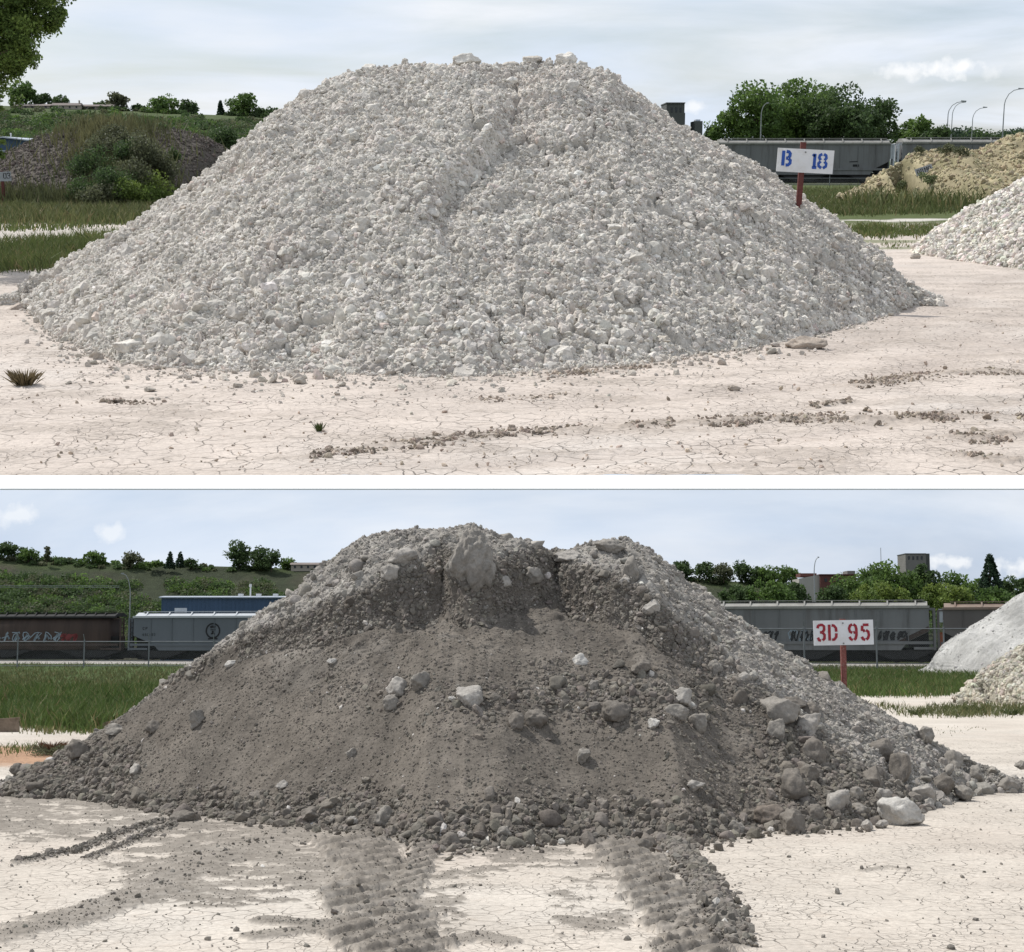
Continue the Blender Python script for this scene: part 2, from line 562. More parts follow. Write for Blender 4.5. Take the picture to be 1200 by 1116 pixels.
# ------------------------------------------------------------------ stockpiles
class Pile:
    """heap whose ridge line and front foot follow the given picture points at depth cy"""
    def __init__(self, fr, cy, ridge, foot, nx, ny, back=0.9, rnd=0.1, conc=1.0):
        self.fr, self.cy, self.back = fr, cy, back
        r = [fr.at(px, py, cy) for px, py in ridge]
        self.rx = np.array([p.x for p in r]); self.rz = np.maximum(0, np.array([p.z for p in r]))
        f = [fr.ground(px, py) for px, py in foot]; f.sort(key=lambda p: p.x)
        self.fx = np.array([p.x for p in f]); self.fy = np.array([p.y for p in f])
        self.x0, self.x1 = min(self.rx[0], self.fx[0]), max(self.rx[-1], self.fx[-1])
        xs = np.linspace(self.x0, self.x1, nx)
        t = np.concatenate([-np.linspace(1.06, 0, ny // 4)[:-1], np.linspace(0, 1.06, ny)])
        self.xs, self.t = xs, t
        X, Tt = np.meshgrid(xs, t)                      # rows = t
        H = np.interp(X, self.rx, self.rz, left=0, right=0)
        yf = np.interp(X, self.fx, self.fy)
        D = np.maximum(cy - yf, 0.35); self.Dx = np.maximum(cy - np.interp(xs, self.fx, self.fy), 0.35)
        Y = cy - np.where(Tt > 0, Tt, Tt * back) * D
        u = np.abs(Tt); e = rnd
        g = 1 - (np.sqrt(u * u + e * e) - e) / (math.sqrt(1 + e * e) - e)
        g = np.where(g > 0, np.abs(g) ** conc, -0.02)
        self.X, self.Y, self.T, self.Z = X, Y, Tt, H * g - 0.03 * (u > 1)
        self.u = u

    def pix(self): return self.fr.proj(self.X, self.Y, self.Z)

    def eval_xt(self, x, t):
        fi = np.clip((x - self.x0) / (self.x1 - self.x0) * (len(self.xs) - 1), 0, len(self.xs) - 1.001)
        ft = np.clip(np.interp(t, self.t, np.arange(len(self.t))), 0, len(self.t) - 1.001)
        i, j = fi.astype(int), ft.astype(int); a, b = fi - i, ft - j

        def L(A): return (A[j, i] * (1 - a) + A[j, i + 1] * a) * (1 - b) + (A[j + 1, i] * (1 - a) + A[j + 1, i + 1] * a) * b
        return L(self.X), L(self.Y), L(self.Z)

    def height(self, x, y):
        if not (self.x0 < x < self.x1): return 0.0
        D = np.interp(x, self.xs, self.Dx); t = (self.cy - y) / D
        if t < 0: t /= self.back
        if abs(t) > 1.05: return 0.0
        return max(0.0, float(self.eval_xt(np.array([x]), np.array([t]))[2][0]))

    def hit(self, px, py):
        a, z = self.fr.ray(px, py)
        Y = self.fy.min() - 1.0
        while Y < self.cy + 2:
            if EYE + z * Y <= self.height(a * Y, Y) + 0.003: return Vector((a * Y, Y, EYE + z * Y))
            Y += 0.02
        return self.fr.at(px, py, self.cy)

    def mesh(self, name, mat, cols):
        nr, nc = self.X.shape
        V = np.stack([self.X, self.Y, self.Z], -1).reshape(-1, 3)
        i = np.arange(nr * nc).reshape(nr, nc)
        q = np.stack([i[:-1, :-1], i[1:, :-1], i[1:, 1:], i[:-1, 1:]], -1).reshape(-1, 4)
        return np_mesh(name, V, q, mat, True, cols.reshape(-1, cols.shape[-1]))

    def lumps(self, d):
        """move the surface outwards along its mean slope"""
        gz = np.gradient(self.Z, axis=0); gy = np.gradient(self.Y, axis=0)
        sl = np.clip(gz / np.where(np.abs(gy) < 1e-6, 1e-6, gy), -1.2, 1.2)
        k = 1 / np.sqrt(1 + sl * sl)
        gx = np.gradient(self.Z, axis=1) / np.gradient(self.X, axis=1); gx = np.clip(gx, -1.2, 1.2)
        e = sstep(1.04, 0.93, self.u)
        self.Z = self.Z + d * k * e; self.Y = self.Y - d * k * sl * e; self.X = self.X - d * k * gx * 0.6 * e


def pile_points(p, n, tmin, tmax, rng=RNG):
    x = rng.uniform(p.x0, p.x1, n); t = rng.uniform(tmin, tmax, n)
    X, Y, Z = p.eval_xt(x, np.clip(t, -1.04, 1.04))
    D = np.interp(x, p.xs, p.Dx)
    out = t > 1.0
    Y = np.where(out, p.cy - t * D, Y); Z = np.where(out, 0.0, np.maximum(Z, 0))
    # reject so that density is even over the ground
    keep = rng.random(n) < np.clip(D / p.Dx.max() * 1.3, 0.25, 1)
    return X[keep], Y[keep], Z[keep], t[keep]


# ------------------------------------------------------------------ ground sheets
def fan_ground(fr, name, mat, dy_list, ax, colour_fn, Ymin=None):
    """one sheet from the near edge to the horizon, finest where the viewer stands"""
    Ys = np.array([fr.ground(600, fr_h + d).y for fr_h, d in dy_list])
    if Ymin is not None: Ys[0] = Ymin
    A, Y = np.meshgrid(ax, Ys)
    X = A * (Y * fr.c + EYE * fr.s)
    Z = np.zeros_like(X)
    cols, Z = colour_fn(X, Y, Z)
    nr, nc = X.shape
    V = np.stack([X, Y, Z], -1).reshape(-1, 3)
    i = np.arange(nr * nc).reshape(nr, nc)
    q = np.stack([i[:-1, :-1], i[:-1, 1:], i[1:, 1:], i[1:, :-1]], -1).reshape(-1, 4)
    return setting(fr, name, np_mesh(name, V, q, mat, True, cols.reshape(-1, 4)))


def blend(c, m, col):
    c[..., :3] = c[..., :3] * (1 - m[..., None]) + np.array(col) * m[..., None]


AX = np.concatenate([-np.geomspace(3.2, 0.37, 14)[:-1], np.linspace(-0.37, 0.37, 620), np.geomspace(0.37, 3.2, 14)[1:]])

# clods pushed up by tyres in the white yard, (points, half width in metres, strength)
RUTS_UP = [([(365, 533), (440, 524), (520, 516), (600, 508), (690, 503)], 0.05, 0.75),
           ([(735, 501), (800, 496), (900, 491), (1000, 491), (1110, 489)], 0.06, 1.0),
           ([(1110, 489), (1160, 487), (1215, 492)], 0.05, 0.6),
           ([(1000, 452), (1060, 443), (1120, 437), (1200, 436)], 0.06, 0.8),
           ([(1120, 512), (1150, 513), (1175, 510)], 0.06, 1.0),
           ([(1135, 536), (1165, 540), (1200, 538)], 0.06, 0.9),
           ([(950, 476), (1000, 470)], 0.03, 0.6),
           ([(560, 470), (640, 466), (680, 462)], 0.04, 0.35),
           ([(120, 470), (190, 474)], 0.03, 0.3),
           ([(640, 404 + 36), (700, 436), (760, 430)], 0.03, 0.5)]
RUTS_UP = [([(p.x, p.y) for p in (UP.ground(*q) for q in pts)], w * 1.7, s) for pts, w, s in RUTS_UP]


BROAD_UP = [([(p.x, p.y) for p in (UP.ground(*q) for q in pts)], w) for pts, w in (
    ([(560, 548), (760, 530), (960, 512), (1230, 462)], 0.22), ([(640, 476), (860, 462), (1040, 440), (1230, 398)], 0.30),
    ([(960, 418), (1060, 385), (1130, 350), (1180, 322)], 0.35), ([(1060, 430), (1150, 390), (1230, 350)], 0.40), ([(-30, 470), (180, 486), (420, 484)], 0.22))]


def upper_ground(X, Y, Z):
    px, py = UP.proj(X, Y, Z)
    c = np.ones(X.shape + (4,)); c[..., :3] = (0.535, 0.468, 0.412)
    n = fbm(X * 0.55, Y * 0.55, 4, 3); n2 = fbm(X * 0.25 + 5, Y * 0.25, 3, 8)
    blend(c, sstep(0.0, 0.25, n) * 0.55, (0.545, 0.50, 0.455))
    blend(c, sstep(0.0, 0.22, n2) * 0.5, (0.455, 0.40, 0.355))
    wm = np.sin((Y - 0.12 * X + 0.5 * fbm(X * .2, Y * .2, 2, 70)) * 2 * 3.1416 / 0.95)
    blend(c, sstep(0.2, 0.9, wm + 0.8 * fbm(X * 0.7, Y * 2.5, 4, 71)) * 0.42 * sstep(0.0, 0.2, fbm(X * .35, Y * .5, 3, 72) + .1), (0.41, 0.355, 0.31))
    for pts_, w_ in BROAD_UP:
        d_, a_, s_ = seg_dist(X, Y, pts_)
        blend(c, sstep(w_, w_ * 0.4, d_ + w_ * 1.3 * fbm(X * 2.5, Y * 2.5, 4, 75)) * 0.42, (0.42, 0.362, 0.318))
        Z = Z - 0.012 * sstep(w_, 0, d_)
    grit = sstep(0.10, 0.22, fbm(X * 1.2, Y * 4.0, 4, 73) + 0.35 * fbm(X * 18, Y * 18, 2, 74))
    blend(c, grit * 0.55, (0.37, 0.32, 0.275)); Z = Z + grit * 0.006
    Z = Z + 0.018 * fbm(X * 1.3, Y * 1.3, 4, 31) + 0.010 * fbm(X * 7, Y * 7, 3, 32)
    for pts, w, s in RUTS_UP:
        d, arc, side = seg_dist(X, Y, pts)
        wob = d + w * 1.6 * fbm(X * 6, Y * 6, 3, 60) + w * 0.9 * fbm(X * 25, Y * 25, 2, 61)
        m = sstep(w * 1.25, w * 0.45, wob) * s
        cr = 0.5 + 1.2 * np.clip(fbm(X * 28, Y * 28, 2, 62), -0.4, 0.5)
        Z = Z + m * 0.026 * cr
        blend(c, sstep(w * 5, w, d + 2.5 * w * fbm(X * 3, Y * 3, 3, 63)) * 0.35 * s, (0.40, 0.345, 0.295))
        blend(c, np.clip(m * (0.25 + 0.6 * cr), 0, 1), (0.29, 0.245, 0.205)); c[..., 3] *= 1 - 0.6 * m
    # grown over and salted ground farther back
    g = fbm(X * 0.10, Y * 0.22, 4, 12)
    far = sstep(300, 292, py + g * 26)
    left = sstep(330, 250, px)
    blend(c, far * sstep(0.02, 0.14, g + 0.06) * (1 - left) * 0.75, (0.10, 0.125, 0.04))
    strip = sstep(266, 259, py + g * 8) * (1 - left)
    blend(c, strip, (0.075, 0.095, 0.03))
    blend(c, sstep(3.0, 1.2, np.abs(py - 257.5 + g * 9 + 6 * fbm(X * 0.9, Y * 0.4, 3, 14))) * sstep(950, 1000, px) * sstep(1130, 1100, px), (0.50, 0.47, 0.425))
    blend(c, sstep(318, 300, py) * sstep(150, 100, px) * sstep(283, 288, py), (0.09, 0.11, 0.035))
    blend(c, sstep(286, 280, py + g * 14) * sstep(265, 268, py) * left * sstep(-0.12, 0.02, g + .05), (0.46, 0.42, 0.375))
    blend(c, sstep(264, 261, py + g * 10) * left, (0.06, 0.075, 0.03))
    blend(c, sstep(206, 202, py), (0.10, 0.12, 0.05))
    c[..., 3] *= sstep(300, 330, py)
    Z *= sstep(200, 150, Y)
    return c, Z


dys = [(HU, d) for d in np.concatenate([np.linspace(361.0, 60, 400), np.linspace(59, 8, 90), np.geomspace(7.5, 0.12, 24)])]
fan_ground(UP, 'ground', M_GROUND_UP, dys, AX, upper_ground)

# added flat white strip standing for the blank gap between the two views
y_a, y_b = UP.ground(600, 573.4).y, UP.ground(600, 558.2).y
mb = MB()
mb.box(-30, 30, y_a, y_b - 0.0005, -0.004, 0.004)
solo(UP, 'white_gap_strip', mb.mesh('white_gap_strip', M_GAP_WHITE), 'long flat white strip added between the cracked pale yard and the dark heap', 'strip')

# ------------------------------------------------------------------ the white heap
ridge_u = [(18, 358), (60, 328), (105, 300), (150, 270), (195, 240), (235, 212), (262, 192), (285, 176), (312, 152), (340, 128), (365, 108), (387, 93),
           (410, 82), (435, 77), (470, 75), (520, 71), (560, 69), (600, 74), (630, 70), (665, 68), (690, 74), (715, 84), (745, 104), (775, 125), (800, 143), (830, 163),
           (865, 186), (905, 211), (935, 231), (965, 252), (1000, 281), (1040, 311), (1080, 341), (1112, 352)]
foot_u = [(20, 352), (55, 385), (100, 408), (150, 424), (210, 430), (280, 434), (350, 434), (420, 437), (500, 440), (560, 439), (620, 434), (700, 428),
          (760, 424), (820, 414), (880, 407), (940, 396), (1000, 380), (1060, 362), (1100, 349), (1112, 345)]
ridge_u = [(a, b) for a, b in ridge_u if a < 1050] + [(1085, 349)]
foot_u = [(a, b) for a, b in foot_u if a < 1050] + [(1045, 369), (1085, 351)]
ridge_u = [(a, b + 10 * min(1, max(0, (a - 330) / 60)) * min(1, max(0, (900 - a) / 120))) for a, b in ridge_u]
pu = Pile(UP, 19.8, ridge_u, foot_u, 620, 560, rnd=0.10)
X0, Y0 = pu.X.copy(), pu.Y.copy()
pxu, pyu = pu.pix()
d = 0.16 * fbm(X0 * 0.9, Y0 * 0.9, 4, 21) + 0.10 * fbm(X0 * 2.3, Y0 * 2.3, 3, 22)
amp = sstep(0.02, 0.12, pu.u) * 0.75 + 0.25


def scarp(px, py, pts, h, decay, lead=5):
    dd, arc, side = seg_dist(px, py, [(x, y) for x, y in pts])
    s = -side * 0 + np.sign(-side) * dd                # positive on the right hand of travel in the picture
    end = sstep(0, 40, arc) * sstep(0, 40, arc.max() - arc)
    return -h * sstep(-lead, lead, s) * np.exp(-np.clip(s, 0, None) / decay) * end


fr_side = pu.T > 0


def bumpg(px, py, cx, cy, rx, ry, h): return h * np.exp(-((px - cx) / rx) ** 2 - ((py - cy) / ry) ** 2)


dd_, arc_, side_ = seg_dist(pxu, pyu, [(592, 112), (578, 150), (545, 195), (515, 232), (500, 262), (520, 300), (545, 350)])
sgn = np.where(side_ < 0, 1.0, -1.0)                     # right of the rib
ribw = fbm(pxu / 40, pyu / 40, 3, 71) * 14
s_ = sgn * dd_ + ribw
feat = -0.24 * sstep(-8, 16, s_) * np.exp(-np.clip(s_, 0, None) / 85) * sstep(98, 135, pyu) * sstep(420, 300, pyu)
dd2, arc2, side2 = seg_dist(pxu, pyu, [(352, 150), (330, 172), (296, 195)])
feat += 0.13 * np.exp(-(dd2 / 10) ** 2)
feat += bumpg(pxu, pyu, 640, 175, 70, 50, -0.12) + bumpg(pxu, pyu, 430, 230, 120, 60, 0.10) + bumpg(pxu, pyu, 800, 260, 90, 60, 0.08)
d = (d * amp + np.where(fr_side, feat, 0))
f1, f2, cid = cell(X0 * 2.1 + 0.3 * fbm(X0 * 3, Y0 * 3, 2, 5), Y0 * 2.1 + 0.3 * fbm(X0 * 3, Y0 * 3, 2, 6), 41)
crack_u = sstep(0.10, 0.0, f2 - f1) * sstep(-0.02, 0.10, fbm(X0 * 0.8, Y0 * 0.8, 3, 44))
d += 0.07 * (cid - 0.5) - 0.08 * crack_u
g1, g2, gid = cell(X0 * 12, Y0 * 12, 42)
d += (0.030 + 0.05 * np.clip(fbm(X0 * 1.1, Y0 * 1.1, 3, 46) + 0.5, 0, 1)) * (1 - np.clip(g1 * 1.5, 0, 1) ** 2) * (0.3 + gid)
h1, h2, hid = cell(X0 * 20, Y0 * 20, 43)
d += 0.030 * (1 - np.clip(h1 * 1.5, 0, 1) ** 2) * (0.2 + hid) + 0.03 * fbm(X0 * 9, Y0 * 9, 4, 48)
pu.lumps(d)
base_u = np.array((0.53, 0.496, 0.445))
tone = 1 + 0.5 * fbm(X0 * 0.7, Y0 * 0.7, 4, 25)
colu = np.clip(base_u[None, None] * (tone * (0.85 + 0.25 * gid))[..., None], 0, 0.8)
pink = sstep(0.05, 0.25, fbm(X0 * 1.4 + 9, Y0 * 1.4, 3, 27))[..., None] * 0.35
colu = colu * (1 - pink) + np.array((0.46, 0.37, 0.325)) * pink
heap_u = thing(UP, 'stockpile', 'big heap of lumpy dried white clay behind the B 18 sign', 'heap', (0, 0, 0))
part('surface', pu.mesh('white_heap_surface', M_WHITE_ROCK, colu), heap_u)


def white_cols(n, rng=RNG, base=(0.565, 0.53, 0.478)):
    c = cvar(base, n, 0.055, 0.008, rng)
    k = rng.random(n)
    c[k < 0.06] *= 0.82
    c[k > 0.97] = cvar((0.55, 0.475, 0.42), int((k > 0.97).sum()), 0.1, 0.02, rng)
    c[(k > 0.90) & (k < 0.93)] = cvar((0.72, 0.69, 0.64), int(((k > 0.90) & (k < 0.93)).sum()), 0.06, 0.01, rng)
    return np.clip(c, 0.02, 0.85)


def crack_at(x, y):
    a, b, c_ = cell(x * 2.1 + 0.3 * fbm(x * 3, y * 3, 2, 5), y * 2.1 + 0.3 * fbm(x * 3, y * 3, 2, 6), 41)
    return (b - a < 0.085) & (fbm(x * 0.8, y * 0.8, 3, 44) > 0.03)


x, y, z, t = pile_points(pu, 120000, -0.16, 1.0)
zone = np.clip(fbm(x * 0.9, y * 0.9, 4, 47) + 0.5, 0, 1)
sz = np.clip(np.exp(RNG.normal(math.log(0.019), 0.50, len(x))) * (0.65 + 0.75 * zone) * (0.85 + 0.45 * np.clip(t, 0, 1) ** 2), 0.008, 0.11)
keep = (RNG.random(len(x)) < 0.25 + 1.1 * zone) & ~(crack_at(x, y) & (RNG.random(len(x)) < 0.9)) & ~((t > 0.9) & (RNG.random(len(x)) < (t - 0.9) * 6))
x, y, z, sz = x[keep], y[keep], z[keep], sz[keep]
P = np.stack([x, y + 0.22 * sz, z - 0.30 * sz], 1)
part('clods', scatter_mesh('white_clods', P, sz, white_cols(len(P)), M_WHITE_ROCK, 2), heap_u, stuff=True)
x, y, z, t = pile_points(pu, 100000, -0.05, 1.02)
sz = np.clip(np.exp(RNG.normal(math.log(0.0105), 0.40, len(x))), 0.005, 0.025)
keep = ~(crack_at(x, y) & (RNG.random(len(x)) < 0.8))
P = np.stack([x, y - 0.1 * sz, z + 0.35 * sz], 1)[keep]
part('crumbs', scatter_mesh('white_crumbs', P, sz[keep], white_cols(len(P)), M_WHITE_ROCK, 1), heap_u, stuff=True)
print('white clods', len(P))

# crumbs that rolled off on to the yard, and the torn clay in the tyre ruts
xs_, ys_, ss_, cs_ = [], [], [], []
n = 16000
x, y, z, t = pile_points(pu, n, 0.93, 1.30)
k = RNG.random(len(x)) < np.exp(-np.clip(t - 0.97, 0, None) * 12)
xs_.append(x[k]); ys_.append(y[k]); ss_.append(np.clip(np.exp(RNG.normal(math.log(0.0125), 0.6, k.sum())), 0.004, 0.06)); cs_.append(white_cols(k.sum(), base=(0.50, 0.455, 0.40)))
for pts, w, s in RUTS_UP:
    for (x0, y0), (x1, y1) in zip(pts[:-1], pts[1:]):
        m = int(math.hypot(x1 - x0, y1 - y0) * 1100 * s)
        u = RNG.random(m)
        cx = x0 + (x1 - x0) * u; cy_ = y0 + (y1 - y0) * u + RNG.normal(0, w * 1.0, m)
        kk = (fbm(cx * 5, cy_ * 5, 3, 60) > -0.10)
        cx, cy_ = cx[kk], cy_[kk]; m = len(cx)
        xs_.append(cx); ys_.append(cy_); ss_.append(np.clip(np.exp(RNG.normal(math.log(0.0085), 0.5, m)), 0.003, 0.026)); cs_.append(cvar((0.33, 0.275, 0.225), m, 0.2, 0.02))
m = 1100
q = [UP.ground(RNG.uniform(-40, 1240), HU + RNG.uniform(110, 355)) for _ in range(m)]
xs_.append(np.array([p.x for p in q])); ys_.append(np.array([p.y for p in q])); ss_.append(np.clip(np.exp(RNG.normal(math.log(0.007), 0.5, m)), 0.003, 0.03)); cs_.append(cvar((0.42, 0.345, 0.28), m, 0.2, 0.02))
x = np.concatenate(xs_); y = np.concatenate(ys_); sz = np.concatenate(ss_); cc = np.concatenate(cs_)
o = setting(UP, 'clay_crumbs', scatter_mesh('clay_crumbs', np.stack([x, y, sz * 0.25], 1), sz, cc, M_WHITE_ROCK, 2, 0.45), 'stuff', 'loose crumbs of clay scattered on the pale yard around the white heap')

W, WG = (0.62, 0.585, 0.53), (0.50, 0.46, 0.405)
ROCKS_UP = [
    (547, 65, 31, 14, W, 'pale flat-topped rock on the crest of the white heap', 1),
    (664, 63, 28, 17, W, 'pointed pale rock at the highest point of the white heap', 1),
    (597, 74, 25, 13, WG, 'grey rounded rock between the flat-topped and the pointed rocks on the white crest', 1),
    (624, 67, 26, 9, WG, 'low grey rock next to the pointed rock on the white crest', 1),
    (432, 77, 20, 12, W, 'pale jagged rock at the shoulder where the white crest begins to fall', 1),
    (475, 70, 9, 9, WG, 'tiny upright rock standing alone on the white crest', 1),
    (508, 81, 19, 18, W, 'upright pale rock just under the crest, below the flat-topped rock', 0),
    (738, 136, 22, 11, W, 'smooth white rock high on the slope facing the B 18 sign', 0),
    (601, 93, 15, 9, (0.70, 0.67, 0.62), 'bright white chip below the grey rounded rock of the crest', 0),
    (721, 266, 24, 14, W, 'pale rounded rock halfway down the white slope under the B 18 sign level', 0),
    (506, 247, 18, 14, W, 'pale rock on the nose of the rib in the middle of the white heap', 0),
    (237, 358, 25, 17, WG, 'grey tilted rock low on the near flank of the white heap', 0),
    (650, 330, 20, 13, WG, 'grey rock low in the middle of the white slope', 0),
    (152, 404, 40, 22, W, 'broad pale lump lying at the foot of the white heap', 0),
    (171, 425, 28, 13, WG, 'grey rock in front of the broad pale lump at the white heap foot', 0),
    (352, 446, 16, 9, (0.40, 0.36, 0.31), 'dark wedge-shaped stone lying alone on the cracked yard before the white heap', 2),
    (278, 452, 12, 7, (0.42, 0.38, 0.33), 'small stone on the cracked yard beside the dark wedge-shaped stone', 2),
    (176, 456, 13, 6, (0.42, 0.38, 0.33), 'small grey stone on the cracked yard in front of the grey foot rock', 2),
    (236, 422, 20, 10, WG, 'grey stone at the heap edge between the foot lump and the dark wedge stone', 0),
    (860, 455, 15, 7, (0.36, 0.31, 0.26), 'brown clod on the yard above the longest tyre rut', 2),
    (945, 401, 44, 16, (0.40, 0.34, 0.285), 'broad brown crumbly clod at the foot of the white heap', 2),
    (24, 359, 26, 10, (0.42, 0.36, 0.31), 'flat brown clod at the far tip of the white heap foot', 2),
    (1073, 300, 12, 8, (0.40, 0.36, 0.31), 'dark stone in the gap between the white heap and the grey heap beside it', 2),
]
for i, (px, py, w, h, col, lab, mode) in enumerate(ROCKS_UP):
    if mode == 1: p = UP.at(px, py + h * 0.42, 19.7)
    elif mode == 2: p = UP.ground(px, py + h * 0.4)
    else: p = pu.hit(px, py + h * 0.2)
    k = p.y / F
    if mode == 2: p = Vector((p.x, p.y, h * k * 0.32))
    boulder(UP, 'rock', lab, p, w * k, (w + h) / 2 * k, h * k * 1.12, col, M_WHITE_ROCK, 500 + i)

# ------------------------------------------------------------------ stencilled number boards
G = {  # strokes in a 4 x 6 box, gaps where the stencil bridges are
    '3': [[(0.3, 4.7), (0.5, 5.5), (1.2, 5.95)], [(1.2, 5.95), (2.4, 5.95), (3.2, 5.4), (3.2, 4.1), (2.5, 3.3)], [(1.3, 3.15), (2.5, 3.15)],
          [(2.5, 3.0), (3.3, 2.2), (3.2, 0.8), (2.4, 0.1)], [(1.6, 0.05), (0.8, 0.2), (0.3, 1.2)]],
    'D': [[(0.5, 0.0), (0.5, 6.0)], [(1.5, 5.75), (2.4, 5.6), (3.2, 4.7), (3.3, 3.3)], [(3.3, 2.7), (3.2, 1.3), (2.4, 0.4), (1.5, 0.25)]],
    '9': [[(1.7, 5.95), (0.8, 5.5), (0.4, 4.4), (0.7, 3.2), (1.6, 2.8)], [(2.2, 5.95), (3.0, 5.4), (3.3, 4.3), (3.3, 2.0), (2.9, 0.6), (2.3, 0.1)],
          [(2.1, 2.8), (2.7, 3.0)], [(1.7, 0.05), (0.9, 0.4), (0.5, 1.3)]],
    '5': [[(1.0, 5.7), (3.3, 5.7)], [(0.7, 5.4), (0.6, 3.4)], [(0.9, 3.3), (1.8, 3.7)], [(2.2, 3.7), (3.1, 3.1), (3.3, 1.8), (2.9, 0.7), (2.2, 0.15)], [(1.7, 0.05), (0.9, 0.3), (0.4, 1.2)]],
    'B': [[(0.5, 0.0), (0.5, 6.0)], [(1.6, 5.75), (2.6, 5.6), (3.1, 4.9), (3.0, 3.9), (2.5, 3.3)], [(1.6, 3.05), (2.4, 3.05)], [(2.6, 2.9), (3.3, 2.2), (3.3, 1.1), (2.6, 0.35), (1.6, 0.25)]],
    '1': [[(1.9, 0.6), (1.9, 5.9)], [(1.0, 4.9), (1.7, 5.6)], [(0.9, 0.2), (3.0, 0.2)]],
    '8': [[(1.6, 5.9), (0.8, 5.4), (0.6, 4.4), (1.2, 3.4)], [(2.2, 5.9), (3.0, 5.4), (3.2, 4.4), (2.6, 3.4)], [(1.2, 2.9), (0.5, 2.0), (0.6, 0.9), (1.6, 0.1)], [(2.6, 2.9), (3.3, 2.0), (3.2, 0.9), (2.2, 0.1)]],
    '0': [[(1.6, 5.9), (0.7, 5.2), (0.5, 3.0), (0.7, 0.9), (1.6, 0.1)], [(2.2, 5.9), (3.1, 5.2), (3.3, 3.0), (3.1, 0.9), (2.2, 0.1)]],
    'E': [[(0.5, 0.0), (0.5, 6.0)], [(0.9, 5.7), (3.1, 5.7)], [(0.9, 3.0), (2.6, 3.0)], [(0.9, 0.3), (3.1, 0.3)]],
    'M': [[(0.3, 0.0), (0.3, 6.0)], [(0.5, 5.8), (2.0, 2.2), (3.5, 5.8)], [(3.7, 0.0), (3.7, 6.0)]],
    'C': [[(3.2, 4.6), (2.6, 5.7), (1.5, 5.8), (0.6, 4.6), (0.5, 1.6), (1.4, 0.2), (2.6, 0.3), (3.2, 1.4)]],
    'P': [[(0.6, 0.0), (0.6, 5.8), (2.6, 5.7), (3.2, 4.9), (3.1, 3.5), (2.4, 2.9), (0.8, 2.9)]],
    '4': [[(2.5, 0.0), (2.5, 5.9), (0.4, 1.9), (3.4, 1.9)]],
    '2': [[(0.6, 4.6), (1.2, 5.8), (2.6, 5.8), (3.2, 4.6), (2.6, 3.2), (0.6, 0.3), (3.4, 0.3)]],
    '6': [[(2.8, 5.8), (1.2, 5.0), (0.6, 2.4), (1.0, 0.6), (2.4, 0.2), (3.2, 1.4), (2.8, 2.9), (1.4, 3.1), (0.8, 2.0)]],
}


def glyph(mb, ch, x, z, w, h, lw, y):
    for s in G[ch]: mb.stroke([(x + a / 4 * w, z + b / 6 * h) for a, b in s], lw, y)


M_BOARD = mat_paint('board_white', (0.70, 0.705, 0.71), 0.6, 0.10, 3, dirt=(0.58, 0.56, 0.52))
M_BOARD_OLD = mat_paint('board_grey', (0.34, 0.35, 0.36), 0.7, 0.15, 5)
M_BLUE = mat_paint('stencil_blue', (0.025, 0.085, 0.36), 0.6, 0.15, 30)
M_RED = mat_paint('stencil_red', (0.30, 0.022, 0.035), 0.6, 0.2, 30)
M_BLACKP = mat_paint('stencil_black', (0.03, 0.03, 0.03), 0.7, 0.2, 20)
M_POST = mat_paint('post_red', (0.13, 0.040, 0.035), 0.75, 0.3, 25, dirt=(0.13, 0.06, 0.05))
M_STEEL = mat_paint('steel', (0.20, 0.20, 0.20), 0.5, 0.2, 10, 0.6)


def sign(fr, label, px, base_py, Y, brd, post_top, glyphs, mboard, mink, lean, pw, m_post, bolts=(), post_front=False):
    """brd = board corners x0,x1,y0,y1 in picture units; glyphs = (char, x, y_bottom, w, h, stroke)"""
    p = fr.at(px, base_py, Y); k = (Y * fr.c) / F
    t = thing(fr, 'number_sign', label, 'sign', p)
    top = (base_py - post_top) * k
    mb = MB(); w = pw * k / 2
    mb.box(-w, w, -w * 0.9, w * 0.9, -0.35, top); mb.box(-w * 0.6, w * 0.6, -w * 1.05, -w * 0.9, -0.35, top * 0.3)
    o = part('post', mb.mesh('post', m_post), t); o.rotation_euler = (0, lean, 0)
    x0, x1, y0, y1 = [(v - px) * k for v in brd[:2]] + [(base_py - v) * k for v in brd[2:]]
    b = MB(); yb = -w * 0.9 - 0.003
    b.box(x0, x1, yb - 0.014, yb, y1, y0)
    bo = part('board', b.mesh('board', mboard), t); bo.rotation_euler = (0, brd_tilt[label], 0) if label in brd_tilt else (0, 0, 0)
    for ch, gx, gy, gw, gh, lw in glyphs:
        lt = MB(); glyph(lt, ch, (gx - px) * k, (base_py - gy) * k, gw * k, gh * k, lw * k, yb - 0.0145)
        part('digit' if ch.isdigit() else 'letter', lt.mesh('stencil_character', mink), bo)
    for bx, by in bolts:
        bm_ = MB(); bm_.disc_y((bx - px) * k, (base_py - by) * k, 0.9 * k, yb - 0.024, yb - 0.0145, 10)
        part('bolt', bm_.mesh('bolt', M_STEEL), bo)
    return t


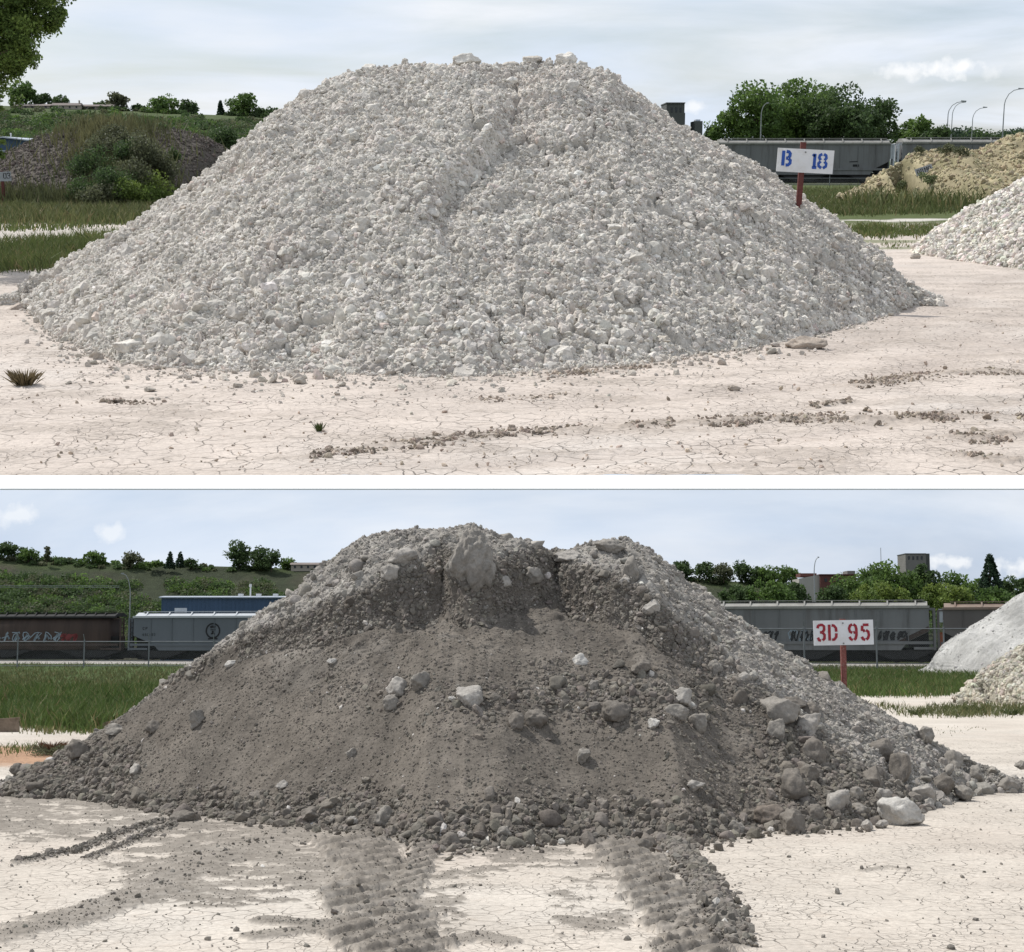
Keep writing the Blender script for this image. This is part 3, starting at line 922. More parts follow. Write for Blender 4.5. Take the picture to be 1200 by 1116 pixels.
brd_tilt = {}
lab = 'white board stencilled B 18 in blue, on a thin dark red post'
brd_tilt[lab] = 0.050
sign(UP, lab, 935.5, 246, pu.hit(935.5, 246).y, (905, 971, 176, 203), 168,
     [('B', 910.5, 196, 12, 17, 3.7), ('1', 944, 197, 10, 16.5, 3.4), ('8', 952, 197, 13, 16.5, 3.3)],
     M_BOARD, M_BLUE, 0.04, 6.2, M_POST, ((937.5, 179.5),))
lab = 'weathered grey board numbered 03 on a dark post before the overgrown mound'
brd_tilt[lab] = -0.03
sign(UP, lab, 5, 243, UP.ground(5, 243).y, (-26, 17, 202, 213), 201,
     [('C', -14, 211, 5.5, 7, 1.0), ('0', 7.5, 210, 4.6, 6.2, 0.95), ('3', 12, 210, 4.6, 6.2, 0.95)], M_BOARD_OLD, M_BLACKP, 0.0, 3.0, M_POST)


# ------------------------------------------------------------------ vegetation
def leaf_mesh(name, C, size, cols, mat, rng, aspect=0.6, up=0.35):
    n = len(C)
    a = rng.standard_normal((n, 3)); a[:, 2] += up; a /= np.linalg.norm(a, axis=1)[:, None]
    b = np.cross(a, rng.standard_normal((n, 3))); b /= np.linalg.norm(b, axis=1)[:, None] + 1e-9
    c = np.cross(a, b)
    s = size[:, None]
    V = np.stack([C + b * s, C + c * s * aspect + a * s * 0.15, C - b * s, C - c * s * aspect + a * s * 0.15], 1).reshape(-1, 3)
    Fc = np.arange(n * 4).reshape(n, 4)
    return np_mesh(name, V, Fc, mat, False, np.repeat(cols, 4, axis=0))


GREEN = {'broad': ((0.125, 0.195, 0.048), (0.072, 0.125, 0.036)), 'dark': ((0.085, 0.132, 0.046), (0.054, 0.088, 0.036)),
         'conifer': ((0.045, 0.078, 0.042), (0.032, 0.058, 0.034)), 'pale': ((0.150, 0.180, 0.085), (0.105, 0.130, 0.062)),
         'lime': ((0.175, 0.225, 0.050), (0.110, 0.165, 0.042)), 'grey': ((0.130, 0.140, 0.078), (0.092, 0.104, 0.058))}


def crown_points(kind, h, w, n, rng):
    """leaf centres and a tint index, for a crown of height h above its base and width w"""
    if kind == 'conifer':
        z = h * (1 - rng.random(n) ** 0.62) * 0.94 + 0.04 * h
        tier = (z / h * 9) % 1.0
        r = (1 - z / h) ** 0.85 * w * 0.58 * (0.62 + 0.38 * (1 - tier)) * (0.3 + 0.7 * rng.random(n) ** 0.5) + 0.02 * w
        ph = rng.random(n) * 6.283; ph += 0.35 * np.sin(ph * 5 + z * 3)
        P = np.stack([r * np.cos(ph), r * np.sin(ph), z - r * 0.22], 1)
        return P, np.clip(tier + 0.2 * rng.standard_normal(n), 0, 1)
    nb = max(9, int(20 + 14 * w / h))
    c = []
    while len(c) < nb:
        q = rng.uniform(-1, 1, 3)
        if (q ** 2).sum() > 1: continue
        if kind == 'poplar': q[2] = rng.uniform(-1, 1)
        c.append(q)
    c = np.array(c); zc = 0.50 * h + c[:, 2] * 0.40 * h
    wid = 0.45 if kind != 'poplar' else 0.36
    cen = np.stack([c[:, 0] * w * wid, c[:, 1] * w * wid, zc], 1)
    R = rng.uniform(0.11, 0.30, nb) * min(w, h * 0.85) * (1.0 if kind != 'poplar' else 0.9)
    k = rng.integers(0, nb, n)
    dirs = rng.standard_normal((n, 3)); dirs /= np.linalg.norm(dirs, axis=1)[:, None]
    rad = R[k] * (0.45 + 0.62 * rng.random(n) ** 0.6)
    P = cen[k] + dirs * rad[:, None] * np.array([1.1, 1.1, 0.85])
    P[:, 2] = np.where(P[:, 2] < 0.03 * h, 0.03 * h + 0.3 * h * rng.random(n), P[:, 2])
    tint = rng.random(nb)[k] * 0.7 + 0.3 * rng.random(n)
    return P, tint


def tree(fr, label, base, h, w, kind, pal, leaf, n, seed, group=None, name='tree', trunk=True, cat='tree', lean=0.0):
    rng = np.random.default_rng(seed)
    t = thing(fr, name, label, cat, base, 0.0, group)
    P, tint = crown_points(kind, h, w, n, rng)
    P[:, 0] += lean * P[:, 2]
    a, b = (np.array(q) for q in GREEN[pal])
    cols = (a[None] * tint[:, None] + b[None] * (1 - tint[:, None])) * (1 + 0.22 * rng.standard_normal((n, 1)))
    part('crown', leaf_mesh('crown', P, leaf * rng.uniform(0.6, 1.3, n), np.clip(cols, 0.008, 0.5), M_LEAF, rng), t)
    if trunk:
        mb = MB(); r = 0.028 * h if kind != 'conifer' else 0.018 * h
        top = h * (0.6 if kind != 'conifer' else 0.9)
        mb.tube([(0, 0, -0.1), (0.01 * h, 0, 0.3 * top), (-0.01 * h + lean * top * 0.5, 0.01 * h, 0.7 * top), (lean * top, 0, top)], r, r * 0.3)
        if kind != 'conifer':
            for i in range(6):
                ph = rng.random() * 6.28; z0 = top * rng.uniform(0.3, 0.8)
                ex = Vector((math.cos(ph) * w * 0.3, math.sin(ph) * w * 0.3, z0 + h * 0.22))
                mb.tube([(lean * z0, 0, z0), tuple(Vector((lean * z0, 0, z0)).lerp(ex, 0.5) + Vector((0, 0, 0.03 * h))), tuple(ex)], r * 0.45, r * 0.12, 5)
        part('trunk', mb.mesh('trunk', M_BARK, True), t)
    return t


def ptree(fr, label, px, base_py, top_py, wpx, Y, kind, pal, seed, leafpx=2.2, dens=1.0, **kw):
    """a tree given by its place and size in the picture and its distance"""
    b = fr.at(px, base_py, Y); k = Y / F
    h, w = (base_py - top_py) * k, wpx * k
    n = int(np.clip((base_py - top_py) * wpx / (leafpx * leafpx) * 3.0 * dens, 60, 26000))
    return tree(fr, label, b, h, w, kind, pal, leafpx * k, n, seed, **kw)


def grass_blades(fr, name, label, areas, stuff=True, seed=3, hfn=None):
    """areas: (list of picture-plane polygon corners on the ground, count, height m, width m, colour a, colour b)"""
    rng = np.random.default_rng(seed); Vs, Cs = [], []
    for poly, n, hgt, wid, ca, cb in areas:
        poly = np.array(poly, float); lo, hi = poly.min(0), poly.max(0)
        q = rng.uniform(lo, hi, (n * 2, 2)); inside = np.zeros(len(q), bool)
        j = len(poly) - 1
        for i in range(len(poly)):
            xi, yi = poly[i]; xj, yj = poly[j]
            inside ^= ((yi > q[:, 1]) != (yj > q[:, 1])) & (q[:, 0] < (xj - xi) * (q[:, 1] - yi) / (yj - yi + 1e-12) + xi); j = i
        q = q[inside][:n]; q = q + rng.standard_normal(q.shape) * np.array([7.0, 1.6])
        q[:, 1] = np.maximum(q[:, 1], (HU if fr is UP else HL) + 12)
        b = (558 - q[:, 1]) / F; yy = fr.c + b * fr.s; zz = -fr.s + b * fr.c; Y = -EYE / (zz / yy); X = (q[:, 0] - 600) / F / yy * Y
        Z = np.zeros_like(X)
        if hfn is not None: Z = hfn(X, Y)
        clump = fbm(X * 1.1, Y * 0.5, 3, seed + 1) + 0.5
        m = len(X)
        keep = rng.random(m) < np.clip(clump * 1.9 - 0.15, 0.25, 1)
        X, Y, Z, clump = X[keep], Y[keep], Z[keep], clump[keep]; m = len(X)
        H = hgt * (0.45 + 0.75 * rng.random(m)) * (0.6 + 0.8 * clump)
        ph = rng.random(m) * 6.283; w = wid * (0.6 + 0.8 * rng.random(m)) * (1 + 0)
        ln = 0.35 * H * rng.standard_normal(m); ln2 = 0.35 * H * rng.standard_normal(m)
        base = np.stack([X, Y, Z - 0.02], 1); dx = np.stack([np.cos(ph) * w, np.sin(ph) * w, 0 * w], 1)
        tip = base + np.stack([ln, ln2, H], 1); mid = base + np.stack([ln * 0.3, ln2 * 0.3, H * 0.55], 1)
        Vs.append(np.stack([base - dx, base + dx, mid + dx * 0.7, tip, mid - dx * 0.7], 1).reshape(-1, 3))
        kx = np.clip(clump + 0.25 * rng.standard_normal(m), 0, 1)[:, None]
        c = np.array(ca)[None] * kx + np.array(cb)[None] * (1 - kx)
        dry = rng.random((m, 1)) < 0.10; c = np.where(dry, np.array((0.24, 0.20, 0.10)), c)
        Cs.append(np.repeat(np.clip(c * (1 + 0.15 * rng.standard_normal((m, 1))), 0.01, 0.5), 5, axis=0))
    V = np.concatenate(Vs); Fc = np.arange(len(V)).reshape(-1, 5)
    return np_mesh(name, V, Fc, M_GRASS, False, np.concatenate(Cs))


def shrub(fr, label, px, base_py, top_py, wpx, Y, pal, seed, leafpx=1.8, dens=1.0, group=None, dz=0.0, name='shrub', stems=True):
    rng = np.random.default_rng(seed)
    k = Y / F; h, w = (base_py - top_py) * k, wpx * k
    b = fr.at(px, base_py, Y) + Vector((0, 0, dz))
    t = thing(fr, name, label, 'shrub', b, 0.0, group)
    n = int(np.clip(h * w / (leafpx * k) ** 2 * 3 * dens, 50, 12000))
    nb = 12; cen = np.stack([rng.uniform(-0.4, 0.4, nb) * w, rng.uniform(-0.4, 0.4, nb) * w, rng.uniform(0.15, 0.75, nb) * h], 1)
    cen[:, 2] *= 1 - 0.9 * (cen[:, 0] / w) ** 2 * 2
    kk = rng.integers(0, nb, n); dirs = rng.standard_normal((n, 3)); dirs /= np.linalg.norm(dirs, axis=1)[:, None]
    P = cen[kk] + dirs * (rng.uniform(0.1, 0.3, n) * np.array([1, 1, 1])[:, None]).T * np.array([w, w, h])
    P[:, 2] = np.maximum(P[:, 2], 0.0)
    a, c = (np.array(q) for q in GREEN[pal]); tint = rng.random(nb)[kk] * 0.7 + 0.3 * rng.random(n)
    cols = (a[None] * tint[:, None] + c[None] * (1 - tint[:, None])) * (1 + 0.2 * rng.standard_normal((n, 1)))
    part('foliage', leaf_mesh('foliage', P, leafpx * k * rng.uniform(0.6, 1.3, n), np.clip(cols, 0.008, 0.5), M_LEAF, rng), t)
    if stems:
        mb = MB()
        for i in range(5):
            e = cen[i % nb]; mb.tube([(e[0] * 0.1, e[1] * 0.1, -0.05 * h), (e[0] * 0.5, e[1] * 0.5, e[2] * 0.6), tuple(e)], 0.012 * h, 0.004 * h, 5)
        part('stems', mb.mesh('stems', M_BARK), t)
    return t


def hill_mesh(fr, name, mat, Yf, Yc, Yb, crest, x0, x1, nx, ny, seed, rough, tints, label=None):
    """bank rising from Yf to the crest line Yc (picture points) and running back level to Yb"""
    xs = np.linspace(x0, x1, nx); Ys = np.concatenate([np.linspace(Yf, Yc, ny), np.linspace(Yc, Yb, 8)[1:]])
    X, Y = np.meshgrid(xs, Ys)
    cp = [fr.at(px, py, Yc) for px, py in crest]
    Hc = np.interp(X, [p.x for p in cp], [p.z for p in cp])
    u = np.clip((Y - Yf) / (Yc - Yf), 0, 1)
    prof = np.clip(u * 1.04, 0, 1) ** 0.9; prof = prof * (1 - 0.12 * np.sin(u * 3.14) * 1)
    Z = Hc * np.where(u < 1, prof, 1.0) - 0.02 * (Y - Yc) * (Y > Yc)
    gul = fbm(X / rough * 0.8, Y / rough * 0.3, 4, seed)
    Z = Z + Hc * 0.16 * gul * np.sin(np.clip(u, 0, 1) * 3.1416)
    Z[0] = -0.2
    c = np.ones(X.shape + (3,)); c[:] = tints[0]
    m = sstep(0.0, 0.2, fbm(X / rough * 1.3, Y / rough, 4, seed + 3)); blend(c, m * 0.8, tints[1])
    m = sstep(0.08, 0.25, fbm(X / rough * 2 + 7, Y / rough * 1.2, 4, seed + 5)); blend(c, m * 0.8, tints[2])
    m = sstep(0.88, 0.95, u + 0.25 * fbm(X / rough * 2, Y * 0, 3, seed + 9)); blend(c, m * 0.9, tints[3])
    V = np.stack([X, Y, Z], -1).reshape(-1, 3); nr, nc = X.shape
    i = np.arange(nr * nc).reshape(nr, nc)
    q = np.stack([i[:-1, :-1], i[:-1, 1:], i[1:, 1:], i[1:, :-1]], -1).reshape(-1, 4)
    o = setting(fr, name, np_mesh(name, V, q, mat, True, c.reshape(-1, 3)), 'structure')

    def height(x, y):
        fi = np.clip((x - x0) / (x1 - x0) * (nx - 1), 0, nx - 1.001); fj = np.clip(np.interp(y, Ys, np.arange(len(Ys))), 0, len(Ys) - 1.001)
        i_, j_ = fi.astype(int), fj.astype(int); a, b = fi - i_, fj - j_
        return (Z[j_, i_] * (1 - a) + Z[j_, i_ + 1] * a) * (1 - b) + (Z[j_ + 1, i_] * (1 - a) + Z[j_ + 1, i_ + 1] * a) * b
    return o, height


def hill_shrubs(fr, name, label, height, regions, leafpx, pal_list, seed):
    """undergrowth on a bank that reads as one mass: (x0,x1,Y0,Y1,count,size) regions"""
    rng = np.random.default_rng(seed); Ps, Ss, Cs = [], [], []
    for x0, x1, Y0, Y1, n, size in regions:
        x = rng.uniform(x0, x1, n); y = rng.uniform(Y0, Y1, n)
        k = fbm(x / size * 0.12, y / size * 0.10, 3, seed) > -0.15
        x, y = x[k], y[k]; z = height(x, y)
        for xx, yy, zz in zip(x, y, z):
            s = size * rng.uniform(0.5, 1.5); m = int(60 * (s / size) ** 1.5) + 14
            dirs = rng.standard_normal((m, 3)); dirs /= np.linalg.norm(dirs, axis=1)[:, None]; dirs[:, 2] = np.abs(dirs[:, 2])
            P = np.array([xx, yy, zz]) + dirs * np.array([s, s, s * 0.75]) * rng.uniform(0.5, 1.05, (m, 1))
            a, b = GREEN[pal_list[rng.integers(0, len(pal_list))]]
            tt = rng.random((m, 1)); Cs.append((np.array(a) * tt + np.array(b) * (1 - tt)) * rng.uniform(0.7, 1.25)); Ps.append(P)
            Ss.append(np.full(m, leafpx * yy / F) * rng.uniform(0.7, 1.3, m))
    me = leaf_mesh(name, np.concatenate(Ps), np.concatenate(Ss), np.clip(np.concatenate(Cs), 0.008, 0.5), M_LEAF, rng)
    return setting(fr, name, me, 'stuff', label)


M_HILL = mat_rock('grassy_bank', 0.25, 0.5, 9.0)

# ------------------------------------------------------------------ other heaps of the white yard
def add_heap(fr, name, label, cy, ridge, foot, nx, ny, seed, base, mat, clods, csize, ccol, rough=0.06, rnd=0.12, tint=None, conc=1.0):
    p = Pile(fr, cy, ridge, foot, nx, ny, back=0.4, rnd=rnd, conc=conc)
    X, Y = p.X.copy(), p.Y.copy(); s = (p.x1 - p.x0) / 8
    d = rough * s * (2.2 * fbm(X / s * 0.8, Y / s * 0.8, 4, seed) + 1.2 * fbm(X / s * 3, Y / s * 3, 3, seed + 1))
    d += rough * 0.6 * s * (1 - cell(X / s * 6, Y / s * 6, seed + 2)[0]) * 0.3
    p.lumps(d * (0.3 + 0.7 * sstep(0, .1, p.u)))
    c = np.clip(np.array(base)[None, None] * (1 + 0.8 * fbm(X / s * 2, Y / s * 2, 4, seed + 3))[..., None], 0.01, 0.9)
    if tint is not None:
        m = sstep(0.0, 0.2, fbm(X / s * 1.6 + 3, Y / s * 1.6, 4, seed + 6))[..., None] * 0.8
        c = c * (1 - m) + np.array(tint) * m
    t = thing(fr, 'stockpile', label, 'heap', (0, 0, 0))
    part('surface', p.mesh('heap_surface', mat, c), t)
    if clods:
        rng = np.random.default_rng(seed)
        x, y, z, tt = pile_points(p, int(clods * 1.3), -0.5, 1.03, rng)
        sz = np.clip(np.exp(rng.normal(math.log(csize), 0.5, len(x))), csize * 0.35, csize * 3)
        part('clods', scatter_mesh('clods', np.stack([x, y - .1 * sz, z + .15 * sz], 1), sz, cvar(ccol, len(x), 0.2, 0.03, rng), mat, 2, rng=rng), t, stuff=True)
    return p


p_grey_u = add_heap(UP, 'heap', 'pale grey heap of fine clay cut off by the picture edge, beside the white heap', 31.5,
    [(1072, 297), (1090, 284), (1110, 270), (1140, 248), (1170, 230), (1200, 213), (1250, 182), (1300, 158), (1400, 150), (1480, 190), (1600, 290)],
    [(1068, 296), (1085, 299), (1110, 304), (1150, 309), (1200, 316), (1300, 330), (1400, 330), (1600, 292)], 320, 200, 801, (0.52, 0.475, 0.41), M_WHITE_ROCK, 40000, 0.030, (0.56, 0.525, 0.47), 0.07)
p_yel = add_heap(UP, 'heap', 'yellowish weedy heap behind the green strip with a fallen number board on it', 78,
    [(985, 236), (1010, 219), (1035, 202), (1060, 187), (1080, 179), (1110, 175), (1128, 178), (1142, 179), (1165, 170), (1200, 159), (1260, 150), (1330, 170), (1450, 235)],
    [(985, 232), (1015, 238), (1060, 240), (1120, 243), (1200, 248), (1300, 246), (1450, 232)], 260, 120, 811, (0.33, 0.285, 0.18), M_WHITE_ROCK, 16000, 0.055, (0.40, 0.345, 0.225), 0.10, tint=(0.17, 0.155, 0.085))
p_mnd = add_heap(UP, 'heap', 'broad dark stony mound overgrown with bushes in its middle, behind the 03 board', 76,
    [(-150, 236), (-90, 210), (-40, 194), (0, 181), (25, 170), (50, 159), (80, 153), (110, 150), (150, 148), (190, 150), (215, 153), (240, 161), (262, 172), (300, 198), (350, 235)],
    [(-150, 236), (-60, 240), (0, 243), (60, 245), (130, 246), (200, 244), (270, 240), (350, 234)], 240, 120, 821, (0.088, 0.077, 0.066), M_WHITE_ROCK, 26000, 0.036, (0.128, 0.110, 0.096), 0.05)

# board lying on the yellow heap
hp = p_yel.hit(1082, 204)
k = hp.y / F
t = thing(UP, 'number_sign', 'tilted weathered number board lying on the yellowish weedy heap', 'sign', hp + Vector((0, -0.10, 0.18)))
mb = MB(); mb.box(-10 * k, 10 * k, -0.02, 0.02, -4.2 * k, 4.2 * k)
bo = part('board', mb.mesh('board', M_BOARD_OLD), t); bo.rotation_euler = (-0.25, -0.33, 0)
lt = MB()
for i, ch in enumerate('08'): glyph(lt, ch, (-8.5 + 4.2 * i) * k, -2.6 * k, 3.6 * k, 5.2 * k, 0.9 * k, -0.021)
for i, ch in enumerate('M0'): glyph(lt, ch, (0.6 + 4.2 * i) * k, -2.6 * k, 3.6 * k, 5.2 * k, 0.9 * k, -0.021)
part('lettering', lt.mesh('lettering', M_BLACKP), bo)

# weeds and dry grass over the middle of the dark mound
rng = np.random.default_rng(19)
x, y, z, tt = pile_points(p_mnd, 60000, 0.0, 1.0, rng)
gpx, gpy = UP.proj(x, y, z)
k = rng.random(len(x)) < np.exp(-((gpx - 140 - 0.35 * (gpy - 190)) / 42) ** 2) * 0.55 + 0.6 * sstep(222, 242, gpy + 14 * fbm(x * 0.4, y * 0.4, 3, 5)) + 0.012
x, y, z = x[k], y[k], z[k]; m = len(x); H = 0.75 * rng.uniform(0.3, 1.2, m); ph = rng.random(m) * 6.283; w_ = 0.03
b_ = np.stack([x, y, z], 1); dx = np.stack([np.cos(ph), np.sin(ph), 0 * ph], 1) * w_; tip = b_ + np.stack([0.3 * H * rng.standard_normal(m), 0.3 * H * rng.standard_normal(m), H], 1)
md = b_ * 0.5 + tip * 0.5
V = np.stack([b_ - dx, b_ + dx, md + dx * .8, tip, md - dx * .8], 1).reshape(-1, 3)
cg = np.clip(fbm(x * 0.25, y * 0.25, 3, 8) * 1.6 + 0.5, 0, 1)[:, None]
cc = np.array((0.155, 0.150, 0.072)) * cg + np.array((0.075, 0.088, 0.040)) * (1 - cg); cc *= rng.uniform(0.7, 1.3, (m, 1))
setting(UP, 'mound_weeds', np_mesh('mound_weeds', V, np.arange(len(V)).reshape(-1, 5), M_GRASS, False, np.repeat(cc, 5, axis=0)), 'stuff', 'weeds and dry grass spreading over the dark stony mound')
# bushes on the dark mound
i = 0
MB_SH = [(122, 186, 152, 40, 'grey', 'olive bush covering the top middle of the dark stony mound'), (160, 222, 184, 44, 'grey', 'wide olive bush below the top of the dark stony mound'), (118, 243, 210, 44, 'grey', 'wide green bush at the middle foot of the dark stony mound'),
         (150, 196, 160, 34, 'dark', 'dark bush between the olive ones on the dark stony mound'), (205, 246, 215, 44, 'lime', 'low yellow-green bush where the dark mound meets the white slope'),
         (108, 208, 168, 46, 'dark', 'dark bush high on the near side of the dark stony mound'),
         (140, 170, 142, 44, 'grey', 'green bush topping the middle of the dark stony mound'),
         (166, 196, 150, 46, 'grey', 'greyish bush on the upper right of the dark stony mound'),
         (132, 232, 192, 46, 'dark', 'largest dark bush in the middle of the dark stony mound'),
         (98, 236, 205, 40, 'dark', 'low dark bush at the foot of the dark stony mound'),
         (178, 240, 200, 46, 'lime', 'yellow-green bush at the foot of the dark mound nearest the white heap'),
         (152, 245, 207, 40, 'lime', 'yellow-green bush in front of the largest dark bush'),
         (196, 215, 176, 26, 'grey', 'small greyish bush on the bare right slope of the dark mound'),
         (204, 188, 172, 14, 'dark', 'tiny dark tuft on the bare right slope of the dark mound'),
         (192, 152, 143, 12, 'dark', 'tiny dark tuft on the skyline of the dark mound')]
for px, b, tp, w, pal, lab in MB_SH:
    i += 1; h = p_mnd.hit(px, min(b, 243) if b < 243 else 243)
    kk = h.y / F
    shrub(UP, lab, px, b, tp, w, h.y - 0.25 * w * kk, pal, 900 + i, 1.6, 1.0)
for px, b, tp, w, pal, lab in [(1108, 181, 165, 20, 'grey', 'greyish bush in the dip on top of the yellowish heap'), (1076, 182, 170, 13, 'grey', 'small weed tuft near the top of the yellowish heap'),
                               (1125, 182, 170, 18, 'grey', 'weed tuft to the far side of the dip on the yellowish heap'), (1088, 215, 200, 26, 'pale', 'pale weed bush below the fallen board on the yellowish heap'),
                               (1058, 222, 210, 18, 'pale', 'pale weed bush at the tail of the yellowish heap')]:
    i += 1; h = p_yel.hit(px, b); shrub(UP, lab, px, b, tp, w, h.y - 0.3, pal, 900 + i, 1.5, 0.9)

# ------------------------------------------------------------------ the bank behind the white yard
_, hill_u = hill_mesh(UP, 'hills', M_HILL, 250, 400, 700,
    [(-900, 120), (-300, 122), (0, 124), (60, 126), (130, 129), (200, 133), (280, 136), (340, 140), (420, 147), (520, 160), (640, 178), (760, 188), (900, 190), (1200, 188), (2000, 188)],
    -420, 420, 300, 60, 61, 60, [(0.055, 0.075, 0.030), (0.080, 0.095, 0.042), (0.036, 0.048, 0.028), (0.068, 0.092, 0.036)])
xl = lambda px, Y: (px - 600) / F * Y
hill_shrubs(UP, 'bank_undergrowth', 'dense shrub cover on the green bank behind the dark mound', hill_u,
            [(xl(-120, 330), xl(380, 330), 262, 372, 1700, 1.9), (xl(-120, 330), xl(420, 330), 350, 385, 220, 1.3), (xl(80, 396), xl(360, 396), 393, 398, 110, 1.1), (xl(380, 330), xl(900, 330), 300, 385, 160, 2.4)], 1.5, ['dark', 'dark', 'grey', 'broad'], 62)

UT = [(30, 128, 96, 34, 'round', 'broad', 'round tree on the bank beside the overhanging near tree'),
      (52, 127, 109, 18, 'round', 'dark', 'narrow dark tree on the bank behind the beige bungalow'),
      (70, 127, 112, 22, 'round', 'dark', 'low dark tree rising behind the bungalow roof end'),
      (118, 128, 118, 15, 'round', 'dark', 'small bush-like tree behind the long low house'),
      (138, 131, 108, 25, 'round', 'grey', 'greyish open tree alone at the end of the houses'),
      (163, 133, 122, 18, 'round', 'dark', 'small dark tree between the greyish tree and the wide tree'),
      (193, 135, 112, 34, 'round', 'broad', 'wide green tree in the middle of the bank skyline'),
      (219, 137, 116, 26, 'round', 'dark', 'dark tree touching the wide green tree on the bank skyline'),
      (259, 138, 118, 11, 'conifer', 'conifer', 'pointed spruce on the bank skyline'),
      (284, 139, 110, 36, 'round', 'broad', 'big tree next to the pointed spruce on the bank skyline'),
      (304, 140, 126, 18, 'round', 'dark', 'low tree at the foot of the big bank tree'),
      (321, 141, 126, 18, 'round', 'dark', 'low rounded tree on the bank close to the white slope'),
      (334, 142, 128, 12, 'round', 'dark', 'last small tree before the bank goes behind the white heap')]
for i, (px, b, tp, w, kd, pal, lab) in enumerate(UT):
    ptree(UP, lab, px, b + 1, tp, w * 1.1, 398, kd, pal, 1000 + i, 1.7, 1.9)
shrub(UP, 'dark domed bush behind the right shoulder of the dark mound', 262, 178, 144, 36, 150, 'dark', 950, 1.8, 1.6)

M_WALLH = mat_paint('house_wall', (0.36, 0.32, 0.27), 0.8, 0.1, 1)
M_ROOFH = mat_paint('house_roof', (0.20, 0.17, 0.155), 0.9, 0.15, 1)
M_DARKG = mat_paint('dark_glass', (0.03, 0.035, 0.04), 0.25, 0.1, 1)
M_BLUEW = mat_paint('blue_sheet', (0.048, 0.088, 0.155), 0.5, 0.15, 0.8, streak=True)
M_ROOFL = mat_paint('pale_sheet_roof', (0.42, 0.46, 0.52), 0.45, 0.08, 0.8)
M_VENT = mat_paint('pale_vent', (0.6, 0.6, 0.6), 0.5, 0.1, 2)


def bungalow(fr, label, x0, x1, base_py, eave_py, ridge_py, Y, seed, nwin=4, chimney=None):
    k = Y / F; c = (x0 + x1) / 2; t = thing(fr, 'house', label, 'house', fr.at(c, base_py, Y))
    w = (x1 - x0) * k / 2; h = (base_py - eave_py) * k; hr = (base_py - ridge_py) * k; dp = w * 0.5
    mb = MB(); mb.box(-w, w, 0, dp, -0.6, h); part('wall', mb.mesh('wall', M_WALLH), t)
    r = MB(); o = 0.06 * w; r.prism_x([(-o * 2, h - 0.05 * hr), (dp + o * 2, h - 0.05 * hr), (dp * 0.5, hr)], -w - o, w + o)
    ro = part('roof', r.mesh('roof', M_ROOFH), t)
    if chimney is not None:
        cm = MB(); cx = (chimney - c) * k; cm.box(cx - 0.8 * k, cx + 0.8 * k, dp * 0.4, dp * 0.55, h, hr + 3 * k); part('chimney', cm.mesh('chimney', M_WALLH), ro)
    for j in range(nwin):
        wx = -w + 2 * w * (j + 0.6) / (nwin + 0.2); m = MB(); m.box(wx - w * 0.06, wx + w * 0.06, -0.03, 0.001, h * 0.35, h * 0.78)
        part('window', m.mesh('window', M_DARKG), t)


bungalow(UP, 'low beige bungalow with a chimney on top of the green bank', 62, 94, 129, 123.6, 121.2, 392, 1, 4, 92)
bungalow(UP, 'long low house with a flat grey roof beside the greyish open tree', 97, 132, 129, 124.6, 122.8, 394, 2, 4)
bungalow(UP, 'wide low house half hidden by the overhanging near tree', 18, 58, 128, 124.0, 122.3, 392, 3, 5)
# blue shed at the left edge
Y = 110; k = Y / F
t = thing(UP, 'shed', 'blue metal shed with a shallow pale roof beside the dark mound', 'shed', UP.ground(6, 225) * 1.0)
b0 = UP.at(6, 186, Y); t.matrix_basis = UP.M @ T((b0.x, Y, 0))
h = UP.at(6, 166, Y).z; hr = UP.at(6, 160, Y).z; w = 38 * k
mb = MB(); mb.prism([(-w, -0.2), (w, -0.2), (w, UP.at(0, 166.5, Y).z), (0, UP.at(0, 162, Y).z), (-w, UP.at(0, 166.5, Y).z)], 0, 9); part('wall', mb.mesh('wall', M_BLUEW), t)
r = MB(); e = 0.7 * k
r.prism([(-w - e, UP.at(0, 166.5, Y).z), (0, UP.at(0, 161.7, Y).z), (w + e, UP.at(0, 166.5, Y).z), (w + e, UP.at(0, 165.2, Y).z), (0, UP.at(0, 160.2, Y).z), (-w - e, UP.at(0, 165.2, Y).z)], -0.3, 9.3)
ro = part('roof', r.mesh('roof', M_ROOFL), t)
v = MB(); v.tube([(0.5 * k, 1.5, hr - 0.3), (0.5 * k, 1.5, hr + 3.2 * k)], 0.8 * k, 0.8 * k); v.tube([(0.5 * k, 1.5, hr + 3.2 * k), (0.5 * k, 1.5, hr + 4.2 * k)], 1.3 * k, 0.6 * k); part('roof_vent', v.mesh('roof_vent', M_VENT), ro)
tb = MB(); tb.box(-w - 0.02, w + 0.02, -0.02, 0.0, UP.at(0, 177.6, Y).z, UP.at(0, 176.4, Y).z); part('base_trim', tb.mesh('base_trim', M_ROOFL), t)

